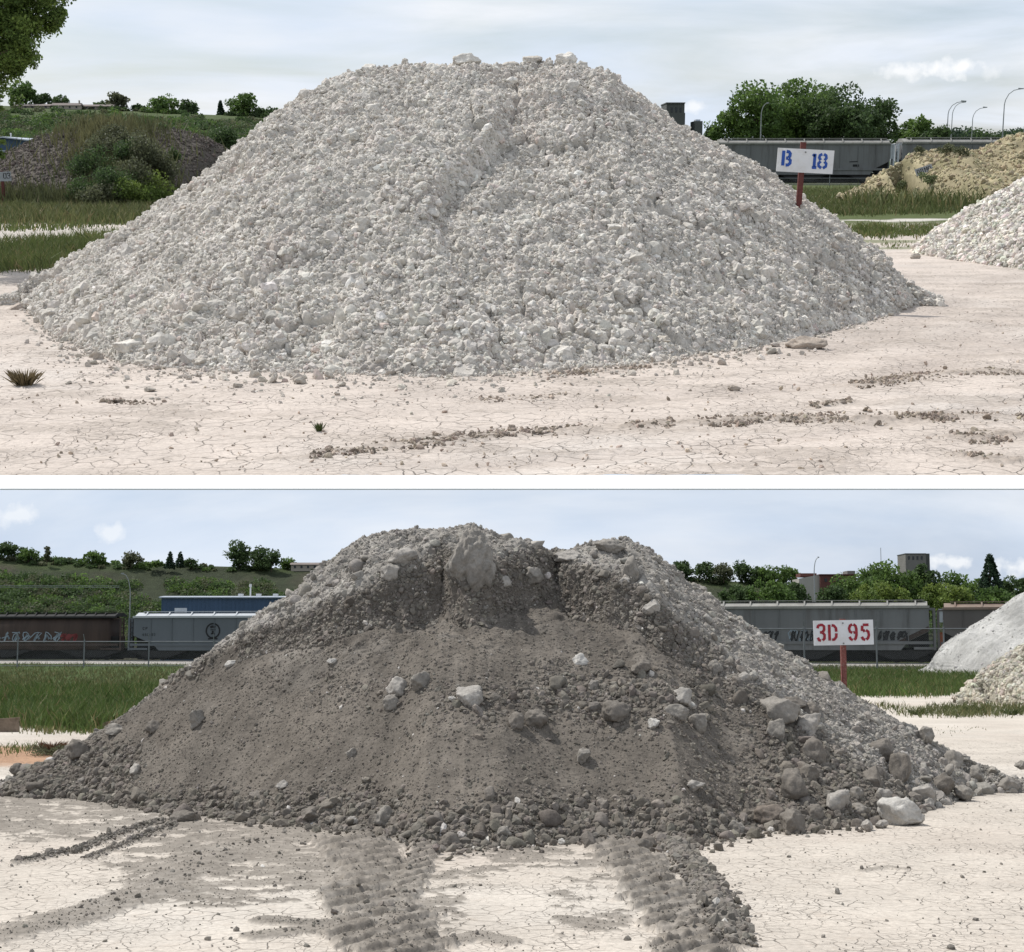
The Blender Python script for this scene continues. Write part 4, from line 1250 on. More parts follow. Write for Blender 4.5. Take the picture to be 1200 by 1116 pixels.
# tower block and annexe showing behind the white heap
M_TOWER = mat_paint('dark_concrete', (0.085, 0.09, 0.085), 0.85, 0.15, 0.3)
Y = 330; k = Y / F
t = thing(UP, 'tower_block', 'dark flat-topped tower block showing over the white slope', 'building', (UP.at(791, 200, Y).x, Y, 0))
mb = MB(); mb.box(-11 * k, 9.5 * k, 0, 12, -1, UP.at(0, 121.5, Y).z); part('wall', mb.mesh('wall', M_TOWER), t)
mb = MB(); mb.box(-11.6 * k, 10.1 * k, -0.3, 12.3, UP.at(0, 121.5, Y).z, UP.at(0, 120.2, Y).z); part('roof', mb.mesh('roof', M_TOWER), t)
mb = MB(); mb.box(9.5 * k, 11.5 * k, 2, 6, 10, UP.at(0, 132, Y).z); part('stair_shaft', mb.mesh('stair_shaft', M_TOWER), t)
for j in range(3):
    m = MB(); m.box(-6 * k + j * 5 * k, -4 * k + j * 5 * k, -0.05, 0.01, UP.at(0, 132, Y).z, UP.at(0, 126, Y).z); part('window', m.mesh('window', M_DARKG), t)
t = thing(UP, 'annexe', 'small dark flat building beside the tower block over the white slope', 'building', (UP.at(818, 200, Y).x, Y, 0))
mb = MB(); mb.box(-5 * k, 4 * k, 0, 8, -1, UP.at(0, 142, Y).z); part('wall', mb.mesh('wall', M_TOWER), t)
mb = MB(); mb.box(-3 * k, 2 * k, 1, 5, UP.at(0, 142, Y).z, UP.at(0, 140, Y).z); part('roof_hut', mb.mesh('roof_hut', M_ROOFL), t)

# ------------------------------------------------------------------ trees behind the wagons
for i, (px, b, tp, w, pal, lab) in enumerate([
        (884, 172, 99, 80, 'broad', 'tall round tree nearest the white slope behind the grey wagon'),
        (938, 172, 92, 96, 'broad', 'tallest tree of the clump behind the grey wagon'),
        (918, 172, 118, 50, 'lime', 'lighter green tree in front of the clump behind the B 18 board'),
        (982, 172, 106, 100, 'dark', 'wide dark tree in the middle of the clump behind the grey wagon'),
        (1022, 172, 116, 58, 'dark', 'dark tree at the end of the clump over the wagon gap'),
        (1072, 172, 138, 58, 'broad', 'low broad tree between the clump and the street lamps'),
        (833, 172, 143, 22, 'broad', 'low tree peeping out beside the annexe over the white slope'),
        (1100, 172, 146, 30, 'dark', 'low dark tree behind the pair of street lamps')]):
    ptree(UP, lab, px, b + 12, tp, w, 192 + (i % 3) * 6, 'round', pal, 1100 + i, 2.2, 2.0)
hill_shrubs(UP, 'distant_wood', 'far-off dark belt of trees on the horizon behind the street lamps', lambda x, y: np.full(x.shape, UP.at(0, 168, 380).z),
            [(xl(1085, 380), xl(1300, 380), 365, 395, 520, 3.4)], 1.8, ['dark', 'conifer'], 64)

# overhanging near tree at the left edge
rng = np.random.default_rng(77); Y = 27; k = Y / F
t = thing(UP, 'tree', 'big leafy near tree overhanging the sky at the edge beside the bank', 'tree', (UP.at(-70, 300, Y).x, Y, 0))
mb = MB(); mb.tube([(0, 0, -0.2), (0.05, 0, 1.6), (-0.1, 0.1, 3.4), (0.1, 0, 5.4)], 0.32, 0.10, 10)
blobs = []
for cx, cy_, r in [(-150, -60, 60), (-90, -40, 60), (-40, -60, 50), (-60, 10, 46), (-15, 10, 40), (18, 4, 32), (40, -8, 30), (62, -14, 24), (28, 34, 26), (50, 24, 20), (64, 14, 15), (8, 50, 26), (34, 56, 17),
                   (-20, 60, 34), (10, 76, 17), (-8, 90, 18), (22, 68, 14), (-4, 108, 12), (-50, 90, 40), (78, -8, 12), (0, 120, 8), (-2, 172, 9), (3, 182, 6), (-90, 60, 50), (-30, 140, 22)]:
    p = UP.at(cx, cy_, Y); blobs.append((p.x - UP.at(-70, 300, Y).x, rng.uniform(-0.5, 0.5), p.z, r * k))
for bx, by, bz, r in blobs[::2]:
    z0 = max(1.5, min(5.0, bz - 1.0)); mb.tube([(0, 0, z0), (bx * 0.5, by * 0.5, (z0 + bz) / 2 + 0.25), (bx, by, bz)], 0.05, 0.012, 5)
part('trunk', mb.mesh('trunk', M_BARK, True), t)
P, Ct = [], []
for bx, by, bz, r in blobs:
    m = int(5200 * (r / (40 * k)) ** 2); dirs = rng.standard_normal((m, 3)); dirs /= np.linalg.norm(dirs, axis=1)[:, None]
    sub = rng.standard_normal((12, 3)) * 0.45; q = rng.integers(0, 12, m)
    P.append(np.array([bx, by, bz]) + (sub[q] + dirs * rng.uniform(0.1, 0.55, (m, 1))) * r * np.array([1, 1.2, 1])); Ct.append(rng.random(12)[q] * 0.6 + 0.4 * rng.random(m))
P = np.concatenate(P); tt = np.concatenate(Ct)[:, None]
a, b = np.array((0.165, 0.235, 0.055)), np.array((0.075, 0.125, 0.036))
part('crown', leaf_mesh('crown', P, 2.3 * k * rng.uniform(0.6, 1.2, len(P)), np.clip((a * tt + b * (1 - tt)) * (1 + 0.25 * rng.standard_normal((len(P), 1))), 0.008, 0.4), M_LEAF, rng), t)

# ------------------------------------------------------------------ grass of the white yard
ga, gb = (0.135, 0.165, 0.052), (0.080, 0.108, 0.036)
GY, GYB = (0.165, 0.170, 0.072), (0.090, 0.112, 0.042)
areas = [([(-30, 284), (60, 280), (150, 276), (140, 284), (100, 300), (60, 317), (-30, 320)], 12000, 0.24, 0.007, ga, gb),
         ([(-30, 246), (60, 247), (180, 246), (235, 244), (215, 254), (160, 262), (-30, 264)], 11000, 0.45, 0.014, GY, gb),
         ([(150, 262), (60, 266), (-20, 268), (-20, 271), (90, 270)], 900, 0.25, 0.02, ga, gb),
         ([(930, 222), (1000, 220), (1150, 236), (1180, 240), (1140, 249), (1000, 252), (955, 252)], 16000, 0.28, 0.020, (0.130, 0.150, 0.055), (0.085, 0.105, 0.040)),
         ([(985, 267), (1110, 266), (1085, 275), (1030, 279), (1005, 277)], 3200, 0.17, 0.014, ga, gb),
         ([(1030, 288), (1060, 282), (1075, 286), (1050, 292)], 250, 0.10, 0.010, ga, gb),
         ([(1000, 236), (1200, 240), (1200, 247), (1000, 243)], 2500, 0.8, 0.035, GY, gb)]
setting(UP, 'yard_grass', grass_blades(UP, 'yard_grass', '', areas), 'stuff', 'green grass growing round the white heap and before the mounds')


def tuft(fr, label, px, base_py, wpx, hpx, n, ca, cb, seed, cat='weed', name='weed_tuft', wl=0.008):
    b = fr.ground(px, base_py); k = b.y / F; rng = np.random.default_rng(seed); V, C = [], []
    for i in range(n):
        ph = rng.random() * 6.283; r = rng.random() * 0.25 * wpx * k; base = np.array([math.cos(ph) * r, math.sin(ph) * r, -0.004])
        H = hpx * k * rng.uniform(0.5, 1.05); out = rng.uniform(0.1, 0.42) * wpx * k
        tip = base + np.array([math.cos(ph) * out, math.sin(ph) * out, H]); mid = base * 0.5 + tip * 0.5 + np.array([0, 0, H * 0.15])
        s = np.array([-math.sin(ph), math.cos(ph), 0]) * wl * rng.uniform(0.5, 1.2)
        V += [base - s, base + s, mid + s * 0.7, tip, mid - s * 0.7]; tt = rng.random(); c = np.array(ca) * tt + np.array(cb) * (1 - tt); C += [c] * 5
    return solo(fr, name, np_mesh(name, np.array(V), np.arange(len(V)).reshape(-1, 5), M_GRASS, False, np.array(C)), label, cat, b)


tuft(UP, 'dry straw-coloured weed on the pale yard by the edge, clear of the white heap', 29, 452, 42, 20, 190, (0.24, 0.185, 0.10), (0.15, 0.12, 0.07), 5, wl=0.006)
tuft(UP, 'single small green weed growing from the cracked yard before the white heap', 374, 505, 16, 11, 40, (0.09, 0.115, 0.035), (0.05, 0.07, 0.03), 6, wl=0.006)


# =================================================================== the near, sloping yard with the dark heap
def lo_line(pts): return [(p.x, p.y) for p in (LO.ground(*q) for q in pts)]


# bands of dark soil dragged out by wheels: points, half width (m), strength, tread
BANDS = [(lo_line([(410, 985), (428, 1010), (440, 1050), (450, 1090), (470, 1150)]), 0.30, 1.0, True),
         (lo_line([(500, 985), (490, 1020), (470, 1060), (455, 1110)]), 0.10, 0.85, True),
         (lo_line([(715, 985), (740, 1010), (775, 1045), (800, 1075), (830, 1150)]), 0.24, 1.0, True),
         (lo_line([(785, 985), (818, 1025), (838, 1055), (862, 1110)]), 0.10, 0.9, False),
         (lo_line([(190, 962), (140, 978), (95, 996), (20, 1012)]), 0.07, 1.0, False),
         (lo_line([(205, 966), (160, 985), (100, 1008)]), 0.05, 0.9, False),
         (lo_line([(300, 985), (230, 1015), (150, 1055), (70, 1080), (-40, 1110)]), 0.20, 0.9, False),
         (lo_line([(340, 975), (260, 1000), (190, 1020)]), 0.26, 0.75, False),
         (lo_line([(270, 985), (330, 1000), (380, 1030)]), 0.30, 0.42, False),
         (lo_line([(300, 1098), (350, 1093), (410, 1088)]), 0.10, 0.9, False),
         (lo_line([(530, 1104), (560, 1097), (590, 1104)]), 0.09, 0.85, False),
         (lo_line([(310, 1080), (380, 1085), (440, 1078)]), 0.11, 1.0, False),
         (lo_line([(1010, 1022), (1040, 1017), (1060, 1020)]), 0.05, 0.7, False)]


def lower_ground(X, Y, Z):
    px, py = LO.proj(X, Y, Z)
    c = np.ones(X.shape + (4,)); c[..., :3] = (0.50, 0.45, 0.39)
    n = fbm(X * 0.5, Y * 0.5, 4, 103)
    blend(c, sstep(0.0, 0.25, n) * 0.5, (0.54, 0.50, 0.445)); blend(c, sstep(0.02, 0.25, fbm(X * .3 + 4, Y * .3, 3, 107)) * 0.5, (0.44, 0.38, 0.325))
    Z = Z + 0.012 * fbm(X * 1.2, Y * 1.2, 4, 131) + 0.006 * fbm(X * 8, Y * 8, 3, 132)
    dark = np.zeros_like(X); lift = np.zeros_like(X)
    nz = fbm(X * 3.2, Y * 3.2, 4, 160); nf = fbm(X * 15, Y * 15, 4, 161); st = fbm(X * 4 + Y * 1.0, Y * 7, 5, 163)
    lump = 1 - np.clip(cell(X * 38, Y * 38, 165)[0] * 1.4, 0, 1) ** 2
    for pts, w, s, tread in BANDS:
        d, arc, side = seg_dist(X, Y, pts)
        m = sstep(1.05, 0.80, d / w + 1.0 * nz + 1.0 * nf) * s
        if tread:
            ph = arc / 0.32 + side / w * 0.80 + 0.25 * nz
            b = 0.5 + 0.5 * np.sin(ph * 6.283)
            lift = np.maximum(lift, m * (0.006 + 0.038 * sstep(0.30, 0.65, b) * (0.95 + 0.6 * nf) + 0.003 * lump)); dark = np.maximum(dark, m * np.clip(0.80 + 0.20 * b + 0.4 * nf, 0, 1))
        else:
            lift = np.maximum(lift, m * 0.014); dark = np.maximum(dark, m * 0.95)
    # thin spread of soil between the bands and beyond the left foot
    sp = np.maximum(sstep(560, 420, px) * sstep(90, 190, px) * sstep(1080, 1030, py) * sstep(930, 960, py), 0)
    sp = np.maximum(sp, sstep(230, 150, px) * sstep(1000, 965, py) * sstep(920, 930, py) * 0.95)
    sp = np.maximum(sp, sstep(500, 540, px) * sstep(760, 700, px) * sstep(1060, 1000, py) * 0.58)
    sp = np.maximum(sp, sstep(380, 430, px) * sstep(560, 520, px) * sstep(985, 1040, py) * sstep(1110, 1070, py) * .7)
    sp = np.maximum(sp, sstep(620, 660, px) * sstep(760, 720, px) * sstep(1120, 1080, py) * sstep(1000, 1040, py) * .35)
    dark = np.maximum(dark, sstep(-0.03, 0.05, st * 0.9 + 0.4 * nz + 0.5 * nf + 0.34 * (sp - 0.55)) * 0.88 * sstep(0.05, 0.3, sp))
    # apron at the foot of the heap
    fy = np.interp(X, pl.fx, pl.fy)
    ap = sstep(0.55, -0.1, (fy - Y) + 0.5 * nz + 0.25 * nf) * sstep(pl.x0 - 1, pl.x0, X) * sstep(pl.x1 + 0.4, pl.x1 - 1.0, X) * (Y < pl.cy + 1)
    dark = np.maximum(dark, ap * (0.9 - 0.45 * sstep(830, 900, px)))
    blend(c, dark * np.clip(0.86 + 1.3 * nf, 0.35, 1), (0.158, 0.140, 0.119)); c[..., :3] *= (1 + dark * (0.8 * nf + 0.4 * nz))[..., None]; c[..., 3] *= 1 - dark
    Z = Z + lift + dark * (0.006 * lump + 0.018 * np.clip(nf + 0.2, -0.1, 0.5))
    # brown dusting and the orange patch by the planks
    blend(c, sstep(95, 60, px + 40 * nz) * sstep(872, 877, py) * sstep(902, 893, py + 6 * nz), (0.38, 0.235, 0.15))
    # field
    g = fbm(X * 0.12, Y * 0.2, 4, 112)
    rightg = sstep(560, 640, px)
    blend(c, sstep(846, 842, py + 10 * g) * (1 - rightg), (0.055, 0.085, 0.024))
    blend(c, sstep(806, 800, py + 10 * g) * rightg, (0.055, 0.080, 0.024))
    blend(c, sstep(6, 3, np.abs(py - 832 + 8 * g)) * rightg * sstep(1040, 1080, px) * 0.5, (0.12, 0.13, 0.05))
    c[..., 3] *= sstep(850, 880, py)
    Z *= sstep(150, 100, Y)
    return c, Z


# ------------------------------------------------------------------ the dark heap
ridge_l = [(-10, 928), (30, 908), (60, 894), (95, 874), (130, 851), (160, 829), (190, 807), (220, 787), (250, 767), (280, 744), (300, 728), (322, 712), (345, 697), (365, 681), (385, 664), (402, 652), (420, 642), (440, 634), (470, 629), (500, 624), (530, 621),
           (555, 620), (575, 625), (600, 634), (625, 641), (650, 645), (680, 643), (710, 640), (735, 645), (755, 654), (775, 666), (800, 686), (825, 702), (850, 720), (875, 738), (900, 756), (925, 771), (950, 787), (975, 803), (1000, 821), (1030, 838), (1060, 853), (1100, 876), (1140, 898), (1180, 914), (1215, 924)]
foot_l = [(-10, 932), (30, 936), (70, 936), (110, 939), (150, 946), (200, 954), (250, 957), (330, 966), (400, 971), (450, 977), (490, 990), (540, 994), (600, 990), (660, 985), (720, 984),
          (770, 986), (810, 990), (840, 982), (880, 974), (940, 972), (1000, 968), (1050, 958), (1090, 947), (1130, 935), (1180, 925), (1215, 921)]
ridge_l = [(a, b + 9 * math.exp(-((a - 555) / 48) ** 2) - 6 * math.exp(-((a - 448) / 45) ** 2) - 6 * math.exp(-((a - 748) / 45) ** 2) + 3 * math.exp(-((a - 655) / 40) ** 2)) for a, b in ridge_l]
pl = Pile(LO, 17.6, ridge_l, foot_l, 660, 640, rnd=0.10, conc=1.10)
X0, Y0 = pl.X.copy(), pl.Y.copy()
pxl, pyl = pl.pix()
front = (pl.T > -0.02)
wob = 22 * fbm(pxl / 55, pyl / 55, 4, 201)
crust_x = [-100, 100, 200, 260, 330, 380, 420, 445, 470, 500, 518, 526, 545, 572, 588, 600, 640, 652, 668, 700, 740, 775, 805, 835, 870, 930, 1300]
crust_y = [1000, 868, 806, 774, 742, 726, 712, 700, 690, 676, 664, 672, 690, 688, 676, 668, 655, 650, 668, 690, 708, 732, 752, 776, 800, 850, 1100]
cy_px = np.interp(pxl, crust_x, crust_y)
vv = pyl - cy_px + wob * 0.7
hs = np.interp(pxl, [250, 330, 430, 500, 690, 760, 830, 900], [0.0, 0.08, 0.24, 0.36, 0.36, 0.26, 0.11, 0.0])
dz = -hs * sstep(-3, 17, vv + 10 * fbm(pxl / 16, pyl / 16, 3, 207)) * np.exp(-np.clip(vv, 0, None) / 55) * front * sstep(0.0, 0.08, pl.T)
# crust pushed out a little above its broken edge, hollows under it
dz += 0.5 * hs * np.exp(-((vv + 14) / 14) ** 2) * front * sstep(0.03, 0.10, pl.T)
dz += bumpg(pxl, pyl, 551, 650, 24, 32, 0.12) * front + bumpg(pxl, pyl, 672, 672, 34, 24, -0.14) * front + bumpg(pxl, pyl, 508, 682, 20, 26, -0.08) * front
dz += bumpg(pxl, pyl, 500, 700, 40, 26, -0.10) + bumpg(pxl, pyl, 560, 730, 60, 40, -0.04)
dz += bumpg(pxl, pyl, 740, 835, 90, 40, 0.06) + bumpg(pxl, pyl, 620, 830, 40, 30, 0.06) + bumpg(pxl, pyl, 900, 840, 60, 40, 0.10) + bumpg(pxl, pyl, 640, 950, 60, 50, 0.07)
dz += bumpg(pxl, pyl, 590, 920, 25, 90, 0.05) - bumpg(pxl, pyl, 540, 940, 30, 60, 0.06)
pl.Z = pl.Z + dz
# light = weathered crust and the rocky right flank, dark = freshly tipped soil
rf_x = [560, 700, 760, 800, 840, 880, 920, 960, 1010, 1100]
rf_y = [600, 640, 690, 735, 775, 805, 835, 870, 905, 960]
rgt = pyl - np.interp(pxl, rf_x, rf_y) + wob * 1.2
light = sstep(-3, -13, vv) * np.ones_like(pxl)
light = np.maximum(light, sstep(25, -30, rgt) * (pxl > 700) * (0.72 - 0.25 * sstep(800, 900, pyl)))
light = np.maximum(light, sstep(0.10, -0.02, pl.T) * 0.8)
lr = sstep(0.03, 0.22, fbm(pxl / 30, pyl / 22, 4, 205)) * sstep(120, 20, vv) * 0.35
coarse = np.clip(np.maximum.reduce([sstep(12, -10, vv) * 1.0, sstep(60, -20, rgt) * (pxl > 700), sstep(0.80, 0.95, pl.T) * 0.9,
                                    np.exp(-((pxl - 700) / 190) ** 2 - ((pyl - 818) / 40) ** 2) * 0.95, np.exp(-((pxl - 960) / 120) ** 2 - ((pyl - 900) / 60) ** 2),
                                    np.exp(-((pxl - 480) / 60) ** 2 - ((pyl - 805) / 22) ** 2) * 0.6, sstep(210, 120, pxl) * sstep(860, 890, pyl)]), 0, 1)
scarpz = sstep(-10, -2, vv) * sstep(70, 50, vv + 30 * fbm(pxl / 28, pyl / 60, 3, 206)) * sstep(330, 400, pxl) * sstep(840, 770, pxl) * front
dd = 0.10 * fbm(X0 * 1.0, Y0 * 1.0, 4, 221) + 0.05 * fbm(X0 * 3, Y0 * 3, 3, 222)
dd = dd * (0.35 + 0.65 * sstep(0.02, 0.2, pl.u))
g1, g2, gid = cell(X0 * 5, Y0 * 5, 242); h1, h2, hid = cell(X0 * 12, Y0 * 12, 243); k1, k2, kid = cell(X0 * 26, Y0 * 26, 244)
dd += (coarse * 0.85 + scarpz * 0.5) * (0.060 * (1 - np.clip(g1 * 1.4, 0, 1) ** 2) * gid + 0.03 * (1 - np.clip(h1 * 1.4, 0, 1) ** 2) * hid)
dd += (0.75 + 0.25 * coarse) * 0.014 * (1 - np.clip(k1 * 1.4, 0, 1) ** 2) * kid
dd += scarpz * 0.06 * fbm(X0 * 7, Y0 * 12, 3, 246)
fan = np.arctan2(pxl - 575 + 30 * fbm(pyl / 90, pxl / 160, 2, 250), pyl - 520) * 9      # run-out lines fan down from the crest
slide = fbm(fan, pyl / 260, 4, 251)
dd += (1 - coarse) * front * (0.055 * slide + 0.02 * fbm(fan * 5, pyl / 150, 3, 252))
dd += np.clip(light, 0, 1) * front * (0.09 * fbm(X0 * 4, Y0 * 4, 4, 253) + 0.05 * np.abs(fbm(X0 * 9, Y0 * 9, 3, 254)))
pl.lumps(dd)
soil, crust = np.array((0.134, 0.118, 0.100)), np.array((0.32, 0.30, 0.27))
tone = 1 + 0.5 * fbm(X0 * 1.1, Y0 * 1.1, 4, 225) + 0.5 * fbm(X0 * 6, Y0 * 6, 3, 226)
lm = np.clip(light + lr * 0.6, 0, 1) * np.clip(0.75 + 0.9 * fbm(X0 * 3, Y0 * 3, 3, 227), 0.4, 1)
coll = (soil[None, None] * (1 - lm[..., None]) + crust[None, None] * lm[..., None]) * tone[..., None]
brn = sstep(0.0, 0.2, fbm(X0 * 0.9 + 3, Y0 * 0.9, 3, 228))[..., None] * (1 - lm[..., None]) * 0.3
coll = coll * (1 - brn) + np.array((0.150, 0.130, 0.108)) * brn
coll = coll * (1 + (1 - lm) * (0.55 * slide + 0.25 * fbm(fan * 6, pyl / 90, 3, 255)))[..., None]
heap_l = thing(LO, 'stockpile', 'large dark heap of soil with a broken pale crust, beside the 3D 95 sign', 'heap', (0, 0, 0))
part('surface', pl.mesh('dark_heap_surface', M_DARK_ROCK, np.clip(coll, 0.01, 0.8)), heap_l)

dys = [(HL, d) for d in np.concatenate([np.linspace(400.0, 90, 460), np.linspace(89, 24, 60), np.geomspace(23, 10.6, 8)])]
fan_ground(LO, 'sloping_ground', M_GROUND_LO, dys, AX, lower_ground)


def samp(A, x, t):
    fi = np.clip((x - pl.x0) / (pl.x1 - pl.x0) * (len(pl.xs) - 1), 0, len(pl.xs) - 1).astype(int)
    ft = np.clip(np.interp(t, pl.t, np.arange(len(pl.t))), 0, len(pl.t) - 1).astype(int)
    return A[ft, fi]


def lo_cols(l, n):
    a = cvar((0.172, 0.154, 0.132), n, 0.16, 0.015); b = cvar((0.335, 0.314, 0.283), n, 0.12, 0.012)
    c = a * (1 - l[:, None]) + b * l[:, None]
    k = RNG.random(n); c[k > 0.993] = cvar((0.52, 0.49, 0.45), int((k > 0.993).sum()), 0.08, 0.01)
    return c


x, y, z, t = pile_points(pl, 80000, -0.12, 1.02)
co, li = samp(coarse, x, t), samp(light, x, t)
cl = fbm(x * 2.2, y * 2.2, 3, 260)
size = np.exp(RNG.normal(0, 0.5, len(x))) * (0.0065 + 0.016 * np.clip(co + 0.5 * cl, 0, 1) * (1 - 0.5 * np.clip(li, 0, 1)))
keep = (RNG.random(len(x)) < (0.24 + 0.76 * np.clip(co + 0.9 * cl, 0, 1)) * (1 - 0.4 * np.clip(li, 0, 1) * (t < 0.35)))
size = np.clip(size, 0.005, 0.075)
P = np.stack([x, y + 0.1 * size, z - 0.1 * size], 1)[keep]
part('clods', scatter_mesh('dark_clods', P, size[keep], lo_cols(np.clip(li[keep] * RNG.uniform(0.5, 1.1, keep.sum()), 0, 1), keep.sum()), M_DARK_ROCK, 2), heap_l, stuff=True)
print('dark clods', len(P))
x, y, z, t = pile_points(pl, 70000, -0.05, 1.03)
li = samp(light, x, t)
sz = np.clip(np.exp(RNG.normal(math.log(0.0048), 0.55, len(x))), 0.0025, 0.018)
P = np.stack([x, y, z + 0.12 * sz], 1)
part('gravel', scatter_mesh('dark_gravel', P, sz, lo_cols(np.clip(li * RNG.uniform(0.5, 1.1, len(x)), 0, 1), len(x)), M_DARK_ROCK, 1), heap_l, stuff=True)
x, y, z, t = pile_points(pl, 260000, 0.0, 0.6)
v_ = samp(vv, x, t); k = (v_ > -9) & (v_ < 16) & (samp(hs, x, t) > 0.03); x, y, z, t = x[k], y[k], z[k], t[k]
sz = np.clip(np.exp(RNG.normal(math.log(0.0095), 0.6, len(x))), 0.004, 0.05)
part('scarp_clods', scatter_mesh('scarp_clods', np.stack([x, y + 0.1 * sz, z], 1), sz, lo_cols(samp(light, x, t) * 0.7 + 0.12 * RNG.random(len(x)), len(x)), M_DARK_ROCK, 2), heap_l, stuff=True)
# mid-sized lumps, mostly on the coarse patches and rolled to the foot
x, y, z, t = pile_points(pl, 9000, -0.05, 1.06)
co, li = samp(coarse, x, t), samp(light, x, t)
keep = RNG.random(len(x)) < co ** 2 * np.where(t > 0.75, 0.42, 0.27) * (1 - 0.55 * np.clip(li, 0, 1) * (t < 0.5))
size = np.clip(np.exp(RNG.normal(math.log(0.036), 0.45, len(x))), 0.018, 0.11)
P = np.stack([x, y - 0.0 * size, z + 0.10 * size], 1)[keep]
part('lumps', scatter_mesh('dark_lumps', P, size[keep], lo_cols(np.clip(li[keep] * RNG.uniform(0.4, 1.0, keep.sum()), 0, 1), keep.sum()), M_DARK_ROCK, 3), heap_l, stuff=True)

# crumbs on the near ground
xs_, ys_, ss_, cs_ = [], [], [], []
x, y, z, t = pile_points(pl, 9000, 0.97, 1.18)
k = RNG.random(len(x)) < np.exp(-np.clip(t - 1.0, 0, None) * 22)
li = samp(light, x[k], np.full(k.sum(), 0.98)); m = k.sum()
xs_.append(x[k]); ys_.append(y[k]); ss_.append(np.clip(np.exp(RNG.normal(math.log(0.016), 0.6, m)), 0.005, 0.07)); cs_.append(lo_cols(li * 0.8, m))
for i, (pts, w, s, tread) in enumerate(BANDS):
    dens = {3: 1500, 4: 420, 5: 330}.get(i, 25)
    for (x0, y0), (x1, y1) in zip(pts[:-1], pts[1:]):
        m = int(math.hypot(x1 - x0, y1 - y0) * dens * s); u = RNG.random(m)
        nx, ny = -(y1 - y0), (x1 - x0); L = math.hypot(nx, ny); off = RNG.normal(0, w * 0.55, m)
        xs_.append(x0 + (x1 - x0) * u + nx / L * off); ys_.append(y0 + (y1 - y0) * u + ny / L * off)
        big = 0.0125 if i in (3,) else 0.008
        ss_.append(np.clip(np.exp(RNG.normal(math.log(big), 0.55, m)), 0.003, 0.045)); cs_.append(lo_cols(np.full(m, 0.15), m))
m = 800
q = [LO.ground(RNG.uniform(-30, 1230), HL + RNG.uniform(175, 370)) for _ in range(m)]
xs_.append(np.array([p.x for p in q])); ys_.append(np.array([p.y for p in q])); ss_.append(np.clip(np.exp(RNG.normal(math.log(0.006), 0.6, m)), 0.002, 0.03)); cs_.append(lo_cols(np.full(m, 0.35), m))
q = np.stack([RNG.uniform(-20, 1220, 70000), RNG.uniform(930, 1122, 70000)], 1)
b_ = (558 - q[:, 1]) / F; yy_ = LO.c + b_ * LO.s; zz_ = -LO.s + b_ * LO.c; Yq = -EYE / (zz_ / yy_); Xq = (q[:, 0] - 600) / F / yy_ * Yq
al = 1 - lower_ground(Xq, Yq, np.zeros_like(Xq))[0][:, 3]
k = RNG.random(len(al)) < (al - 0.30) * 0.6; m = k.sum()
xs_.append(Xq[k]); ys_.append(Yq[k]); ss_.append(np.clip(np.exp(RNG.normal(math.log(0.0031), 0.5, m)), 0.0015, 0.014)); cs_.append(lo_cols(np.full(m, 0.10), m))
x = np.concatenate(xs_); y = np.concatenate(ys_); sz = np.concatenate(ss_); cc = np.concatenate(cs_)
print('soil crumbs', len(x))
zg = lower_ground(x, y, np.zeros_like(x))[1]
setting(LO, 'soil_crumbs', scatter_mesh('soil_crumbs', np.stack([x, y, zg + sz * 0.3], 1), sz, cc, M_DARK_ROCK, 1, 0.4), 'stuff', 'dark soil crumbs scattered on the pale ground before the dark heap')

